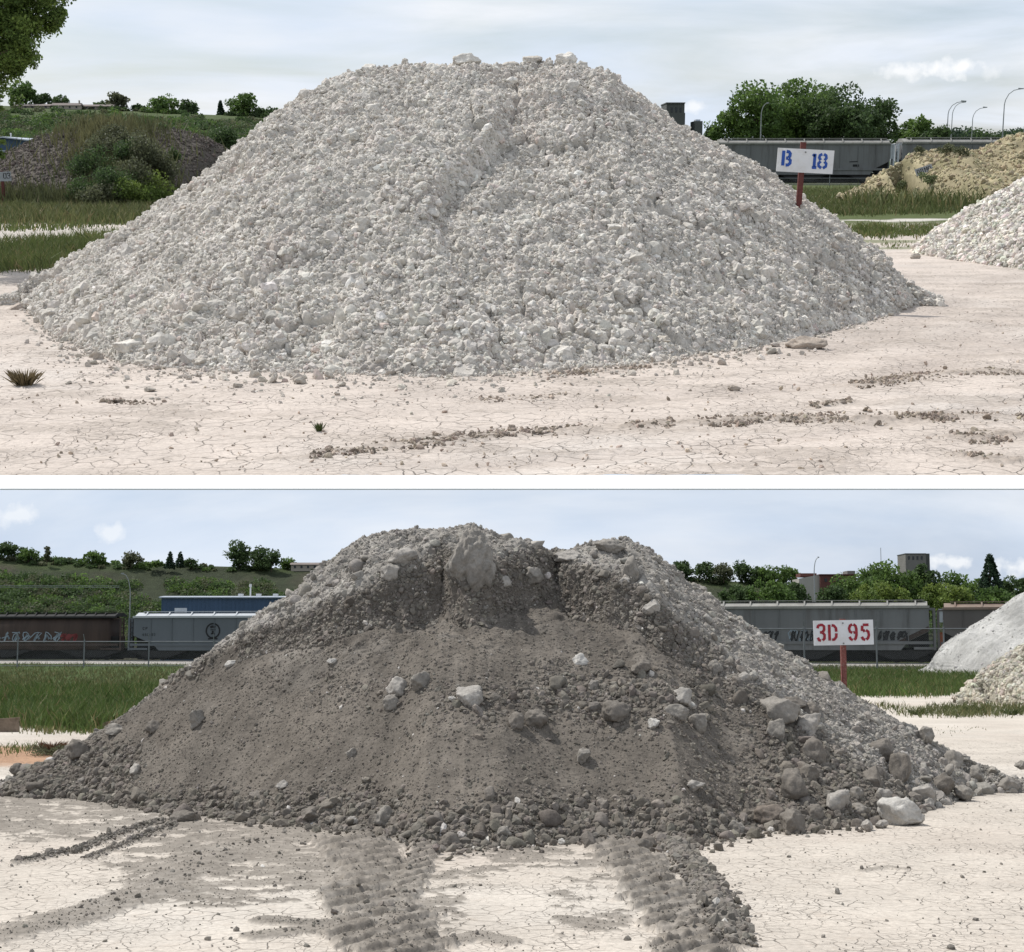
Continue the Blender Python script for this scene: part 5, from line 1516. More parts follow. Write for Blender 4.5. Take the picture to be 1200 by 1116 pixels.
# ------------------------------------------------------------------ boulders of the dark heap
DK, MD, LT, WH = (0.175, 0.157, 0.136), (0.245, 0.226, 0.200), (0.33, 0.308, 0.278), (0.45, 0.43, 0.395)
RK = 'right foot of the dark heap'
ROCKS_LO = [
    (1056, 952, 48, 34, WH, 'biggest whitish boulder lying on the pale ground at the rocky foot of the dark heap'),
    (981, 940, 32, 30, LT, 'pale grey boulder left of the biggest whitish boulder at the rocky foot'),
    (1081, 930, 27, 26, LT, 'pale rounded boulder just behind the biggest whitish boulder'),
    (1104, 919, 30, 26, DK, 'dark blocky boulder up and beyond the biggest whitish boulder'),
    (1141, 907, 25, 21, MD, 'grey boulder at the far rocky end of the dark heap, behind the dark blocky one'),
    (1182, 919, 23, 20, MD, 'grey boulder lying apart on the pale ground, farthest out from the dark heap'),
    (1130, 930, 22, 20, MD, 'grey cube-like boulder between the dark blocky one and the pale ground'),
    (1088, 942, 16, 14, LT, 'small pale stone touching the biggest whitish boulder'),
    (1196, 896, 14, 10, MD, 'small grey stone cut off by the picture edge beyond the outlying boulder'),
    (1118, 890, 24, 20, MD, 'grey boulder on the spreading end of the rocky flank'),
    (1054, 901, 24, 46, DK, 'tall dark slab standing upright among the boulders of the rocky flank'),
    (1031, 879, 32, 28, DK, 'dark slanting boulder just above the tall upright slab'),
    (1083, 862, 20, 23, MD, 'grey upright boulder on the skyline of the rocky flank'),
    (953, 880, 27, 34, DK, 'dark upright block with a flat face on the rocky flank'),
    (929, 921, 32, 36, DK, 'big dark rounded boulder on the lower rocky flank'),
    (948, 907, 24, 22, DK, 'dark boulder leaning on the big dark rounded one'),
    (901, 954, 36, 26, (0.185, 0.156, 0.130), 'brown boulder at the near edge of the rocky foot'),
    (931, 963, 32, 30, DK, 'dark crumbly boulder beside the brown boulder at the rocky foot'),
    (953, 953, 22, 20, DK, 'dark stone behind the dark crumbly boulder at the rocky foot'),
    (863, 970, 18, 18, MD, 'small round stone alone at the near left end of the rocky foot'),
    (1016, 967, 13, 14, LT, 'pale cobble on the ground before the biggest whitish boulder'),
    (1034, 966, 13, 10, LT, 'low pale cobble next to the biggest whitish boulder'),
    (1035, 931, 19, 14, LT, 'pale flat cobble behind the biggest whitish boulder'),
    (1021, 911, 26, 24, DK, 'dark boulder left of the tall upright slab'),
    (1004, 930, 16, 15, MD, 'grey cobble between the pale boulder and the pale flat cobble'),
    (1008, 950, 25, 17, MD, 'low grey stone between the pale boulder and the biggest whitish one'),
    (914, 832, 46, 30, MD, 'large tilted slab high on the rocky flank below the 3D 95 sign'),
    (931, 823, 24, 14, DK, 'dark slab lying against the top of the large tilted slab'),
    (949, 832, 24, 18, DK, 'dark block at the outer end of the large tilted slab'),
    (945, 849, 30, 25, LT, 'pale round-edged boulder under the dark block on the rocky flank'),
    (909, 856, 22, 24, MD, 'grey stone below the large tilted slab'),
    (948, 862, 14, 12, LT, 'small pale stone under the pale round-edged boulder'),
    (796, 816, 32, 19, LT, 'pale wedge-shaped rock on the dark slope, topmost of its cluster'),
    (792, 834, 26, 17, MD, 'grey rock below the pale wedge-shaped rock on the dark slope'),
    (818, 847, 24, 20, MD, 'grey round rock, lowest of the cluster on the dark slope'),
    (810, 827, 11, 9, WH, 'little white stone in the middle of the cluster on the dark slope'),
    (815, 921, 22, 13, LT, 'pale flat stone low on the dark slope above the soil ridge'),
    (909, 788, 16, 17, MD, 'grey upright stone on the pale flank close to the sign post'),
    (873, 795, 18, 14, LT, 'pale stone on the flank halfway between the crust edge and the sign post'),
    (838, 783, 18, 16, MD, 'grey stone at the lower end of the broken pale crust'),
    (466, 806, 31, 23, LT, 'pale boulder, biggest of the three rocks high on the dark slope'),
    (493, 800, 24, 23, MD, 'grey boulder beside the biggest of the three rocks on the dark slope'),
    (459, 823, 20, 18, MD, 'grey cobble lowest of the three rocks on the dark slope'),
    (550, 816, 31, 25, LT, 'pale half-buried boulder alone in the middle of the dark slope'),
    (530, 819, 10, 7, WH, 'white chip touching the pale half-buried boulder'),
    (679, 773, 22, 13, WH, 'white split stone on the smooth dark soil below the crust'),
    (628, 842, 26, 21, DK, 'dark boulder in the middle of the lower slope, right one of a pair'),
    (605, 846, 20, 20, DK, 'dark boulder in the middle of the lower slope, left one of a pair'),
    (751, 782, 24, 18, DK, 'dark clod in the rough patch right of the white split stone'),
    (767, 848, 14, 12, WH, 'small white stone on the rough lower slope'),
    (724, 834, 40, 24, DK, 'broad dark clump in the rough middle of the lower slope'),
    (695, 804, 14, 12, MD, 'small grey stone on the slope below the white split stone'),
    (389, 775, 11, 7, WH, 'white chip alone on the smooth soil of the near left slope'),
    (331, 920, 16, 12, LT, 'pale stone alone low on the smooth left slope'),
    (412, 882, 13, 10, MD, 'grey stone alone halfway down the smooth slope'),
    (684, 886, 16, 20, MD, 'grey upright stone in the middle of the lower dark slope'),
    (94, 878, 27, 24, DK, 'dark blocky boulder on the far left shoulder by the reddish weeds'),
    (21, 902, 20, 15, DK, 'dark stone lying near the orange soil patch'),
    (52, 910, 22, 9, DK, 'flat dark stone between the orange patch and the dark heap'),
    (158, 902, 17, 15, LT, 'pale tilted stone on the lower left shoulder of the dark heap'),
    (179, 851, 16, 15, DK, 'dark round stone on the left shoulder below the plank'),
    (136, 854, 25, 13, MD, 'long grey stone on the left edge of the dark heap by the plank'),
    (231, 843, 18, 22, MD, 'grey tilted slab on the upper left shoulder of the dark heap'),
    (270, 778, 12, 8, WH, 'white chip high on the left edge of the dark heap'),
    (212, 957, 27, 14, DK, 'dark flat-topped stone at the near left foot where the thin ruts begin'),
    (450, 959, 22, 26, MD, 'grey upright boulder at the foot of the dark heap above the broad tyre track'),
    (462, 975, 15, 14, DK, 'dark cobble in front of the grey upright foot boulder'),
    (527, 986, 26, 20, DK, 'dark crumbly boulder at the middle of the heap foot'),
    (591, 978, 22, 17, MD, 'grey boulder at the foot to the side of the dark crumbly boulder'),
    (754, 990, 19, 14, DK, 'dark stone on the second tyre track at the heap foot'),
    (659, 987, 11, 7, WH, 'white chip on the pale ground at the middle of the heap foot'),
    (735, 1030, 11, 6, MD, 'small stone lying on the second tyre track'),
    (390, 960, 15, 11, MD, 'grey cobble at the foot, first of a row before the upright boulder'),
    (366, 955, 30, 17, DK, 'wide dark stone at the foot behind the grey cobble row'),
    (415, 962, 14, 11, LT, 'pale cobble in the row at the foot before the upright boulder'),
    (87, 997, 8, 7, DK, 'small dark stone alone on the pale ground by the thin ruts'),
    (716, 641, 38, 17, MD, 'rough grey rock capping the far peak of the dark heap'),
    (457, 673, 24, 20, LT, 'pale rock on the crust face, lower of two by the left peak'),
    (473, 652, 34, 20, LT, 'broad pale rock on the crust face, upper of two by the left peak'),
    (590, 682, 20, 14, LT, 'pale rock just beside the central block under the crust'),
    (733, 682, 18, 13, LT, 'pale rock on the crust of the far peak'),
    (763, 712, 22, 19, LT, 'pale rock at the crust edge of the far shoulder'),
    (625, 674, 22, 24, MD, 'grey rock embedded in the scarp between the two peaks'),
    (663, 652, 36, 12, LT, 'pale crust slab bridging the dark hollow of the far peak'),
    (738, 668, 22, 30, MD, 'grey tilted slab on the shoulder of the far peak'),
]
for i, (px, py, w, h, col, lab) in enumerate(ROCKS_LO):
    p = pl.hit(px, py + h * 0.25)
    onground = p.z < 0.03
    k = p.y / F
    if onground:
        p = LO.ground(px, py + h * 0.42); p.z = h * k * 0.36
    else: p = p + Vector((0, -0.10 * h * k, 0.20 * h * k))
    boulder(LO, 'boulder' if w * h > 380 else 'rock', lab, p, w * k * 1.05, (w + h) / 2 * k, h * k * 1.15, col, M_DARK_ROCK, 700 + i)
p = pl.hit(551, 668); k = p.y / F
boulder(LO, 'boulder', 'huge pale block jutting out of the crust at the top of the dark heap', p + Vector((0, 0.06, 0.10)), 64 * k, 64 * k, 98 * k, (0.255, 0.236, 0.210), M_DARK_ROCK, 814, rz=0.1, rx=0.22, ry=0.05, rough=0.20, sub=5)

# sign
lab = 'white board stencilled 3D 95 in dark red, on a red post beside the dark heap'
hp = pl.hit(989, 800)
brd_tilt[lab] = -0.018
sign(LO, lab, 989, 801, hp.y + 0.15, (955, 1025, 727.5, 756.5), 726,
     [('3', 959, 751, 10.5, 18.5, 3.15), ('D', 972, 751, 11.5, 18.5, 3.15), ('9', 995.5, 751, 11.5, 18.5, 3.15), ('5', 1010, 751, 11.5, 18.5, 3.15)], M_BOARD, M_RED, 0.0, 6.0,
     mat_paint('post_faded_red', (0.20, 0.068, 0.056), 0.8, 0.3, 20, dirt=(0.34, 0.22, 0.19)), ((989.5, 731), (989.5, 754.5)))

# ------------------------------------------------------------------ goods wagons
M_WGREY = mat_paint('wagon_grey', (0.150, 0.155, 0.158), 0.6, 0.18, 0.5, streak=True, dirt=(0.075, 0.068, 0.062))
M_WBLUE = mat_paint('wagon_bluegrey', (0.105, 0.120, 0.135), 0.55, 0.12, 0.5, streak=True)
M_WBROWN = mat_paint('wagon_brown', (0.060, 0.042, 0.035), 0.75, 0.3, 0.6, streak=True, dirt=(0.030, 0.024, 0.022))
M_WROOF = mat_paint('wagon_roof', (0.26, 0.255, 0.235), 0.7, 0.15, 0.7, dirt=(0.16, 0.145, 0.125))
M_WDARK = mat_paint('wagon_undergear', (0.022, 0.022, 0.022), 0.8, 0.2, 1.0)
M_WHITEP = mat_paint('white_paint', (0.40, 0.43, 0.46), 0.6, 0.15, 2.0)
M_RUST = mat_paint('rusty_orange', (0.28, 0.085, 0.035), 0.8, 0.3, 2.0, dirt=(0.10, 0.05, 0.035))
M_GRAF = mat_paint('spray_paleblue', (0.22, 0.27, 0.31), 0.6, 0.3, 2.0)
M_GRAFB = mat_paint('spray_black', (0.012, 0.012, 0.014), 0.6, 0.2, 2.0)
M_GRAFR = mat_paint('spray_red', (0.16, 0.035, 0.035), 0.6, 0.3, 2.0)
M_RAIL = mat_paint('rail_ballast', (0.34, 0.32, 0.29), 0.8, 0.15, 2.0)


def wagon(fr, label, loc, yaw, L, H, mbody, mroof, rounded=False, ends='grey', graffiti=None, emblem=False, nribs=9, end_mat=None, hatch=False):
    t = thing(fr, 'goods_wagon', label, 'wagon', loc, yaw, 'goods wagons standing on the siding')
    W = H * 0.62; w = W / 2; a = L / 2
    zb, zt, zs = 0.20 * H, 0.90 * H, 0.34 * H
    body = MB()
    if rounded:
        n = 9; sec = [(-w, zs), (-w * 1.02, 0.55 * H), (-w, 0.74 * H), (-w * 0.85, 0.86 * H), (-w * 0.55, zt), (w * 0.55, zt), (w * 0.85, 0.86 * H), (w, 0.74 * H), (w * 1.02, 0.55 * H), (w, zs), (w * .8, zb), (-w * .8, zb)]
        body.prism_x(sec, -a * 0.90, a * 0.90)
    else:
        body.prism([(-a * 0.96, zt), (-a * 0.96, 0.50 * H), (-a * 0.80, zs), (-a * 0.74, zb), (a * 0.74, zb), (a * 0.80, zs), (a * 0.96, 0.50 * H), (a * 0.96, zt)], -w, w)
    bo = part('body', body.mesh('wagon_body', mbody), t)
    rb = MB()
    for j in range(nribs):
        x = -a * 0.9 + 1.8 * a * (j + 0.5) / nribs
        if rounded: pass
        else: rb.box(x - 0.006 * H, x + 0.006 * H, -w - 0.012 * H, -w + 0.01, zs, zt - 0.03 * H)
    o_ = len(body.v); body.v += rb.v; body.f += [tuple(i + o_ for i in f) for f in rb.f]
    bo.data = body.mesh('wagon_body', mbody)
    rail = MB(); rail.box(-a * 0.965, a * 0.965, -w - 0.03 * H, -w + 0.01, zt - 0.035 * H, zt + 0.004 * H); part('top_rail', rail.mesh('top_rail', mroof if not rounded else M_WDARK), bo)
    ss = MB(); ss.box(-a * 0.985, a * 0.985, -w - 0.02 * H, -w + 0.02, zs - 0.045 * H, zs); part('side_sill', ss.mesh('side_sill', mbody), bo)
    r = MB(); r.prism_x([(-w, zt + 0.005), (w, zt + 0.005), (w * 0.45, zt + 0.075 * H), (-w * 0.45, zt + 0.075 * H)], -a * 0.95, a * 0.95)
    ro = part('roof', r.mesh('wagon_roof', mroof), t)
    wk = MB(); wk.box(-a * 0.90, a * 0.93, -w * 0.62, -w * 0.30, zt + 0.088 * H, zt + 0.10 * H); part('roof_walkway', wk.mesh('roof_walkway', mroof), ro)
    br = MB()
    for j in range(nribs):
        x = -a * 0.86 + 1.72 * a * j / (nribs - 1); br.prism_x([(-w * 0.95, zt + 0.012 * H), (-w * 0.6, zt + 0.012 * H), (-w * 0.60, zt + 0.087 * H), (-w * 0.66, zt + 0.087 * H)], x - 0.012 * H, x + 0.012 * H)
    o_ = len(r.v); r.v += br.v; r.f += [tuple(i + o_ for i in f) for f in br.f]
    ro.data = r.mesh('wagon_roof', mroof)
    if hatch:
        hm = MB(); hm.box(-a * 0.655, -a * 0.57, -w * 0.2, w * 0.2, zt + 0.076 * H, zt + 0.17 * H); part('hatch', hm.mesh('hatch', M_WHITEP), ro)
    u = MB(); u.box(-a, a, -w * 0.35, w * 0.35, 0.17 * H, 0.24 * H); u.box(-a * 0.97, a * 0.97, -w * 0.15, w * 0.15, 0.012 * H, 0.171 * H)
    for j in range(3):
        cx = (-0.46 + 0.46 * j) * L * 0.82; u.prism([(cx - 0.13 * L, zb - .005), (cx + 0.13 * L, zb - .005), (cx + 0.05 * L, 0.055 * H), (cx - 0.05 * L, 0.055 * H)], -w * 0.9, w * 0.9)
    part('underframe', u.mesh('underframe', M_WDARK), t)
    for sx in (-1, 1):
        b = MB(); cx = sx * a * 0.80; rr = 0.105 * H
        b.box(cx - 0.27 * H, cx + 0.27 * H, -w * 0.78, -w * 0.66, 0.10 * H, 0.18 * H); b.box(cx - 0.10 * H, cx + 0.10 * H, -w * 0.80, w * 0.80, 0.06 * H, 0.20 * H)
        bg = part('bogie', b.mesh('bogie', M_WDARK), t)
        for s2 in (-1, 1):
            for yy in (-w * 0.62, w * 0.55):
                wm = MB(); wm.disc_y(cx + s2 * 0.19 * H, rr, rr, yy, yy + 0.05 * H, 16); part('wheel', wm.mesh('wheel', M_WDARK), bg)
        e = MB(); ex = sx * a
        for yy in (-w * 0.98, -w * 0.55, w * 0.55, w * 0.98): e.box(ex - 0.018 * H, ex + 0.018 * H, yy - 0.012 * H, yy + 0.012 * H, 0.2 * H, 0.86 * H)
        for q in range(6): e.box(ex - 0.012 * H, ex + 0.012 * H, -w * 0.98, -w * 0.55, (0.26 + 0.1 * q) * H, (0.275 + 0.1 * q) * H)
        e.box(min(sx * a * 0.84, ex), max(sx * a * 0.84, ex), -w, w, 0.21 * H, 0.25 * H)
        for yy in (-w * 0.95, w * 0.95): e.box(min(sx * a * 0.94, ex), max(sx * a * 0.94, ex), yy - 0.012 * H, yy + 0.012 * H, 0.84 * H, 0.865 * H)
        part('ladder', e.mesh('ladder', end_mat or mbody), t)
        s_ = MB(); x0_, x1_ = sorted((sx * a * 0.80, sx * a * 0.955)); s_.box(x0_, x1_, -w * 0.55, w * 0.55, 0.25 * H, 0.49 * H)
        part('end_bay', s_.mesh('end_bay', M_WDARK), t)
        c = MB(); c.box(min(ex, ex + sx * 0.12 * H), max(ex, ex + sx * 0.12 * H), -0.05 * H, 0.05 * H, 0.17 * H, 0.23 * H); c.box(min(ex - sx * 0.08 * H, ex + sx * 0.10 * H), max(ex - sx * 0.08 * H, ex + sx * 0.10 * H), -0.10 * H, 0.10 * H, 0.04 * H, 0.172 * H); part('coupler', c.mesh('coupler', M_WDARK), t)
    if rounded: bo.data.polygons.foreach_set('use_smooth', [True] * len(bo.data.polygons))
    return t, bo, w, a


rng = np.random.default_rng(5)


def scrawl(n, x0, x1, z0, z1, seed, lw, y, y2=None):
    """bubble-letter scrawl of n characters"""
    r = np.random.default_rng(seed); mb = MB(); dx = (x1 - x0) / n
    for i in range(n):
        cx = x0 + dx * (i + 0.5); h = (z1 - z0)
        k = r.integers(0, 4); ph = r.uniform(0, 6)
        pts = [(cx + dx * 0.55 * math.sin(ph + q * (0.6 + 0.25 * k)) * (0.6 + 0.4 * math.cos(q * 0.9)), z0 + h * (0.5 + 0.5 * math.sin(ph * 1.3 + q * (0.75 + 0.1 * k)))) for q in range(9)]
        mb.stroke(pts, lw, y)
        if r.random() < 0.6: mb.stroke([(cx - dx * 0.3, z0 + h * r.uniform(0, .4)), (cx + dx * 0.35, z0 + h * r.uniform(.6, 1))], lw, y - 0.001)
    return mb


# train of the near valley: it comes slightly closer towards the right
def tl(px): return 105.5 - (px - 150) * 0.0125          # distance of the siding along the picture


def on_track(px0, px1, zlift=0.22):
    p0, p1 = [Vector((LO.gx(px, tl(px)), tl(px), zlift)) for px in (px0, px1)]
    return (p0 + p1) / 2, math.atan2(p1.y - p0.y, p1.x - p0.x), (p1 - p0).length


loc, yaw, L = on_track(158, 436)
H = 57 * loc.y / F
_, bo, w, a = wagon(LO, 'blue-grey covered hopper wagon with a round dark emblem on its side', loc, yaw, L, H, M_WBLUE, mat_paint('pale_roof', (0.40, 0.42, 0.44), 0.6, 0.1, 0.7), emblem=True, hatch=True, nribs=10)
kx = L / (436 - 158); ex = (258 - 297) * kx; ez = 0.60 * H
em = MB(); y = -w - 0.013
em.stroke([(ex + 0.145 * H * math.cos(q * 0.2618), ez + 0.145 * H * math.sin(q * 0.2618)) for q in range(24)], 0.032 * H, y, closed=True)
em.stroke([(ex - 0.10 * H, ez - 0.165 * H), (ex, ez - 0.15 * H), (ex + 0.10 * H, ez - 0.165 * H)], 0.03 * H, y)
em.stroke([(ex - 0.06 * H, ez + 0.065 * H), (ex - 0.02 * H, ez + 0.085 * H), (ex + 0.05 * H, ez + 0.075 * H)], 0.05 * H, y)
em.stroke([(ex - 0.055 * H, ez + 0.02 * H), (ex + 0.055 * H, ez + 0.02 * H)], 0.018 * H, y)
em.stroke([(ex, ez - 0.075 * H), (ex, ez + 0.0 * H)], 0.05 * H, y)
em.stroke([(ex - 0.045 * H, ez - 0.06 * H), (ex + 0.045 * H, ez - 0.06 * H)], 0.03 * H, y)
part('emblem', em.mesh('emblem', M_GRAFB), bo)
lt = MB()
for i, ch in enumerate('CP'): glyph(lt, ch, (174.5 + 3.4 * i - 297) * kx, 0.625 * H, 2.5 * kx, 0.052 * H, 0.55 * kx, y)
for i, ch in enumerate('651482'): glyph(lt, ch, (174.5 + 2.7 * i - 297) * kx, 0.50 * H, 2.0 * kx, 0.048 * H, 0.42 * kx, y)
part('lettering', lt.mesh('lettering', M_GRAFB), bo)

loc, yaw, L = on_track(-130, 148)
H = 55 * loc.y / F
_, bo, w, a = wagon(LO, 'dark brown rounded wagon with pale blue graffiti along its side', loc, yaw, L, H, M_WBROWN, M_WDARK, rounded=True, nribs=22)
kx = L / 278; cx = 9
wl = scrawl(7, (-2 - cx) * kx, (82 - cx) * kx, 0.37 * H, 0.58 * H, 11, 0.020 * H, -w * 1.02 - 0.012)
part('graffiti', wl.mesh('graffiti', M_GRAF), bo)
fl = MB()
for i in range(7): q = (4 + 11.5 * i - cx) * kx; fl.stroke([(q, 0.40 * H), (q + 3 * kx, 0.52 * H), (q + 6 * kx, 0.43 * H)], 0.05 * H, -w * 1.02 - 0.008)
part('graffiti', fl.mesh('graffiti_fill', mat_paint('spray_fill', (0.12, 0.155, 0.18), 0.6, 0.3, 2)), bo)
fr_ = scrawl(3, (80 - cx) * kx, (100 - cx) * kx, 0.38 * H, 0.53 * H, 13, 0.05 * H, -w * 1.02 - 0.012); part('graffiti', fr_.mesh('graffiti_red', M_GRAFR), bo)

loc, yaw, L = on_track(800, 1096)
H = 71.5 * loc.y / F
_, bo, w, a = wagon(LO, 'grey hopper wagon with black graffiti and rusty end, behind the 3D 95 sign', loc, yaw, L, H, M_WGREY, M_WROOF, nribs=9)
kx = L / 296; cx = 948
for (x0, x1, n, sd) in ((884, 918, 5, 21), (1032, 1066, 5, 23)):
    part('graffiti', scrawl(n, (x0 - cx) * kx, (x1 - cx) * kx, 0.36 * H, 0.50 * H, sd, 0.030 * H, -w - 0.016).mesh('graffiti', M_GRAFB), bo)
part('graffiti', scrawl(5, (929 - cx) * kx, (958 - cx) * kx, 0.33 * H, 0.52 * H, 22, 0.020 * H, -w - 0.016).mesh('graffiti', M_GRAF), bo)
part('graffiti', scrawl(5, (930 - cx) * kx, (959 - cx) * kx, 0.34 * H, 0.51 * H, 25, 0.024 * H, -w - 0.021).mesh('graffiti', M_GRAFB), bo)
rs = MB(); rs.prism([(a * 0.80, zs_) for zs_ in ()] or [(a * 0.80, 0.345 * H), (a * 0.955, 0.50 * H), (a * 0.955, 0.58 * H), (a * 0.72, 0.345 * H)], -w - 0.012, -w - 0.004); part('rusty_panel', rs.mesh('rusty_panel', M_WBROWN), bo)
loc, yaw, L = on_track(1101, 1400)
H = 72 * loc.y / F
t, bo, w, a = wagon(LO, 'brownish grey hopper wagon with an orange end, half behind the white heap', loc, yaw, L, H, mat_paint('wagon_brown_grey', (0.10, 0.092, 0.088), 0.7, 0.2, 0.5, streak=True), mat_paint('rusty_roof', (0.20, 0.155, 0.125), 0.7, 0.2, 0.7, dirt=(0.14, 0.07, 0.045)), nribs=9)
rs = MB(); rs.box(-a * 1.005, -a * 0.965, -w * 0.9, -w * 0.2, 0.20 * H, 0.50 * H); part('orange_panel', rs.mesh('orange_panel', M_RUST), bo)
rs = MB(); rs.box(-a * 0.995, -a * 0.962, -w * 0.95, -w * 0.1, 0.66 * H, 0.88 * H); part('white_panel', rs.mesh('white_panel', M_WHITEP), bo)
tr = MB()
pa, pb = [Vector((LO.gx(px, tl(px)), tl(px), 0)) for px in (-500, 1750)]
dv = (pb - pa).normalized(); nv = Vector((-dv.y, dv.x, 0))
bs = len(tr.v)
for off, zz in ((-2.1, -0.05), (-1.3, 0.16), (1.3, 0.16), (2.1, -0.05)):
    for p in (pa, pb): q = p + nv * off; tr.v.append((q.x, q.y, zz))
tr.f += [(bs, bs + 1, bs + 3, bs + 2), (bs + 2, bs + 3, bs + 5, bs + 4), (bs + 4, bs + 5, bs + 7, bs + 6)]
bed = setting(LO, 'track_bed', tr.mesh('track_bed', M_RAIL))
for off in (-0.62, 0.62):
    q0, q1 = pa + nv * off, pb + nv * off
    r = MB(); r.tube([(q0.x, q0.y, 0.19), (q1.x, q1.y, 0.19)], 0.035, 0.035, 4); part('rail', r.mesh('rail', M_STEEL), bed)

# wagons of the white yard
for label, px0, px1, Yw, top in (('plain grey hopper wagon behind the B 18 board', 835, 1042, 168, 165), ('grey hopper wagon cut off by the yellowish weedy heap', 1047, 1262, 168, 164)):
    p0, p1 = Vector((UP.gx(px0, Yw), Yw, 0.05)), Vector((UP.gx(px1, Yw), Yw, 0.05))
    H = (UP.proj(0, Yw, 0)[1] - top) * Yw / F
    _, bo, w, a = wagon(UP, label, (p0 + p1) / 2, 0, (p1 - p0).length, H, M_WGREY, M_WROOF, nribs=9, end_mat=M_WHITEP)
    if px0 == 835:
        g = MB(); k = Yw / F; cx = (px0 + px1) / 2
        g.stroke([((994 - cx) * k, 0.40 * H), ((1001 - cx) * k, 0.40 * H)], 0.05 * H, -w - 0.02); g.stroke([((990 - cx) * k, 0.48 * H), ((1000 - cx) * k, 0.49 * H)], 0.02 * H, -w - 0.02)
        part('marking', g.mesh('marking', M_GRAFB), bo)
        rs = MB(); rs.box(a * 0.962, a * 0.995, -w * 0.95, -w * 0.1, 0.55 * H, 0.86 * H); part('white_panel', rs.mesh('white_panel', M_WHITEP), bo)
tb = MB(); tb.box(-250, 250, 166.3, 169.7, -0.05, 0.05); setting(UP, 'siding', tb.mesh('siding', M_RAIL))

# ------------------------------------------------------------------ wire fences
def mat_mesh():
    k = Nodes('chain_link'); v = k.obj()
    mp = k.n('ShaderNodeMapping'); mp.inputs['Rotation'].default_value = (0, math.radians(45), 0); k.l(v, mp.inputs['Vector'])
    se = k.n('ShaderNodeSeparateXYZ'); k.l(mp.outputs[0], se.inputs[0])
    lines = []
    for o in (0, 2):
        f = k.mul(k.mul(se.outputs[o], 14.0), 1.0, 'FRACT') if False else k.mul(k.mul(se.outputs[o], 14.0), 1.0, 'MODULO')
        f = k.mul(f, 0.0, 'ADD'); ab = k.n('ShaderNodeMath'); ab.operation = 'ABSOLUTE'; k.l(f, ab.inputs[0])
        lines.append(k.rng(ab.outputs[0], 0.075, 0.08, 1.0, 0.0))
    al = k.mul(lines[0], lines[1], 'MAXIMUM')
    k.b.inputs['Base Color'].default_value = (0.16, 0.165, 0.17, 1); k.b.inputs['Roughness'].default_value = 0.6
    tr_ = k.n('ShaderNodeBsdfTransparent'); ms = k.n('ShaderNodeMixShader')
    k.l(al, ms.inputs[0]); k.l(tr_.outputs[0], ms.inputs[1]); k.l(k.b.outputs[0], ms.inputs[2]); k.l(ms.outputs[0], k.out.inputs[0])
    return k.m


M_LINK = mat_mesh()
M_FENCE = mat_paint('galvanised', (0.17, 0.18, 0.19), 0.5, 0.15, 3, 0.3)


def fence(fr, label, posts, Yf, zr, rail=True, bottom=False, tilt=0.0):
    x = [fr.gx(p, Yf + tilt * i) for i, p in enumerate(posts)]; ys = [Yf + tilt * i for i in range(len(posts))]
    t = thing(fr, 'wire_fence', label, 'fence', (0, 0, 0))
    for xx, yy in zip(x, ys):
        m = MB(); m.tube([(xx, yy, -0.2), (xx, yy, zr + 0.12)], 0.045, 0.045, 6); m.tube([(xx, yy, zr + 0.12), (xx - 0.03, yy - 0.12, zr + 0.42)], 0.03, 0.02, 5)
        part('post', m.mesh('fence_post', M_FENCE), t)
    if rail:
        m = MB(); m.tube([(a_, b_, zr) for a_, b_ in zip(x, ys)], 0.032, 0.032, 5); part('top_rail', m.mesh('fence_rail', M_FENCE), t)
    m = MB(); m.tube([(a_, b_, 0.10) for a_, b_ in zip(x, ys)], 0.022, 0.022, 5); part('bottom_wire', m.mesh('fence_wire', M_FENCE), t)
    b = MB()
    for i in range(len(x) - 1):
        n0 = len(b.v); b.v += [(x[i], ys[i] + 0.05, 0.02), (x[i + 1], ys[i + 1] + 0.05, 0.02), (x[i + 1], ys[i + 1] + 0.05, zr), (x[i], ys[i] + 0.05, zr)]; b.f.append((n0, n0 + 1, n0 + 2, n0 + 3))
    part('wire_mesh', b.mesh('wire_mesh', M_LINK), t)


zf = LO.at(0, 752, 90).z
fence(LO, 'chain-link fence before the brown and blue-grey wagons', [-140, -60, 20, 98, 174, 250, 326, 402], 90, zf)
fence(LO, 'chain-link fence before the wagons beyond the 3D 95 sign', [540, 620, 700, 780, 862, 943, 1028, 1107, 1190, 1270], 84, LO.at(0, 737, 84).z, tilt=-0.2)
fence(UP, 'low wire fence before the plain grey wagon behind the B 18 board', [800, 886, 972, 1058], 150, UP.at(0, 209, 150).z)

# ------------------------------------------------------------------ street lamps
M_LAMP = mat_paint('lamp_grey', (0.26, 0.275, 0.28), 0.5, 0.08, 1, 0.2)


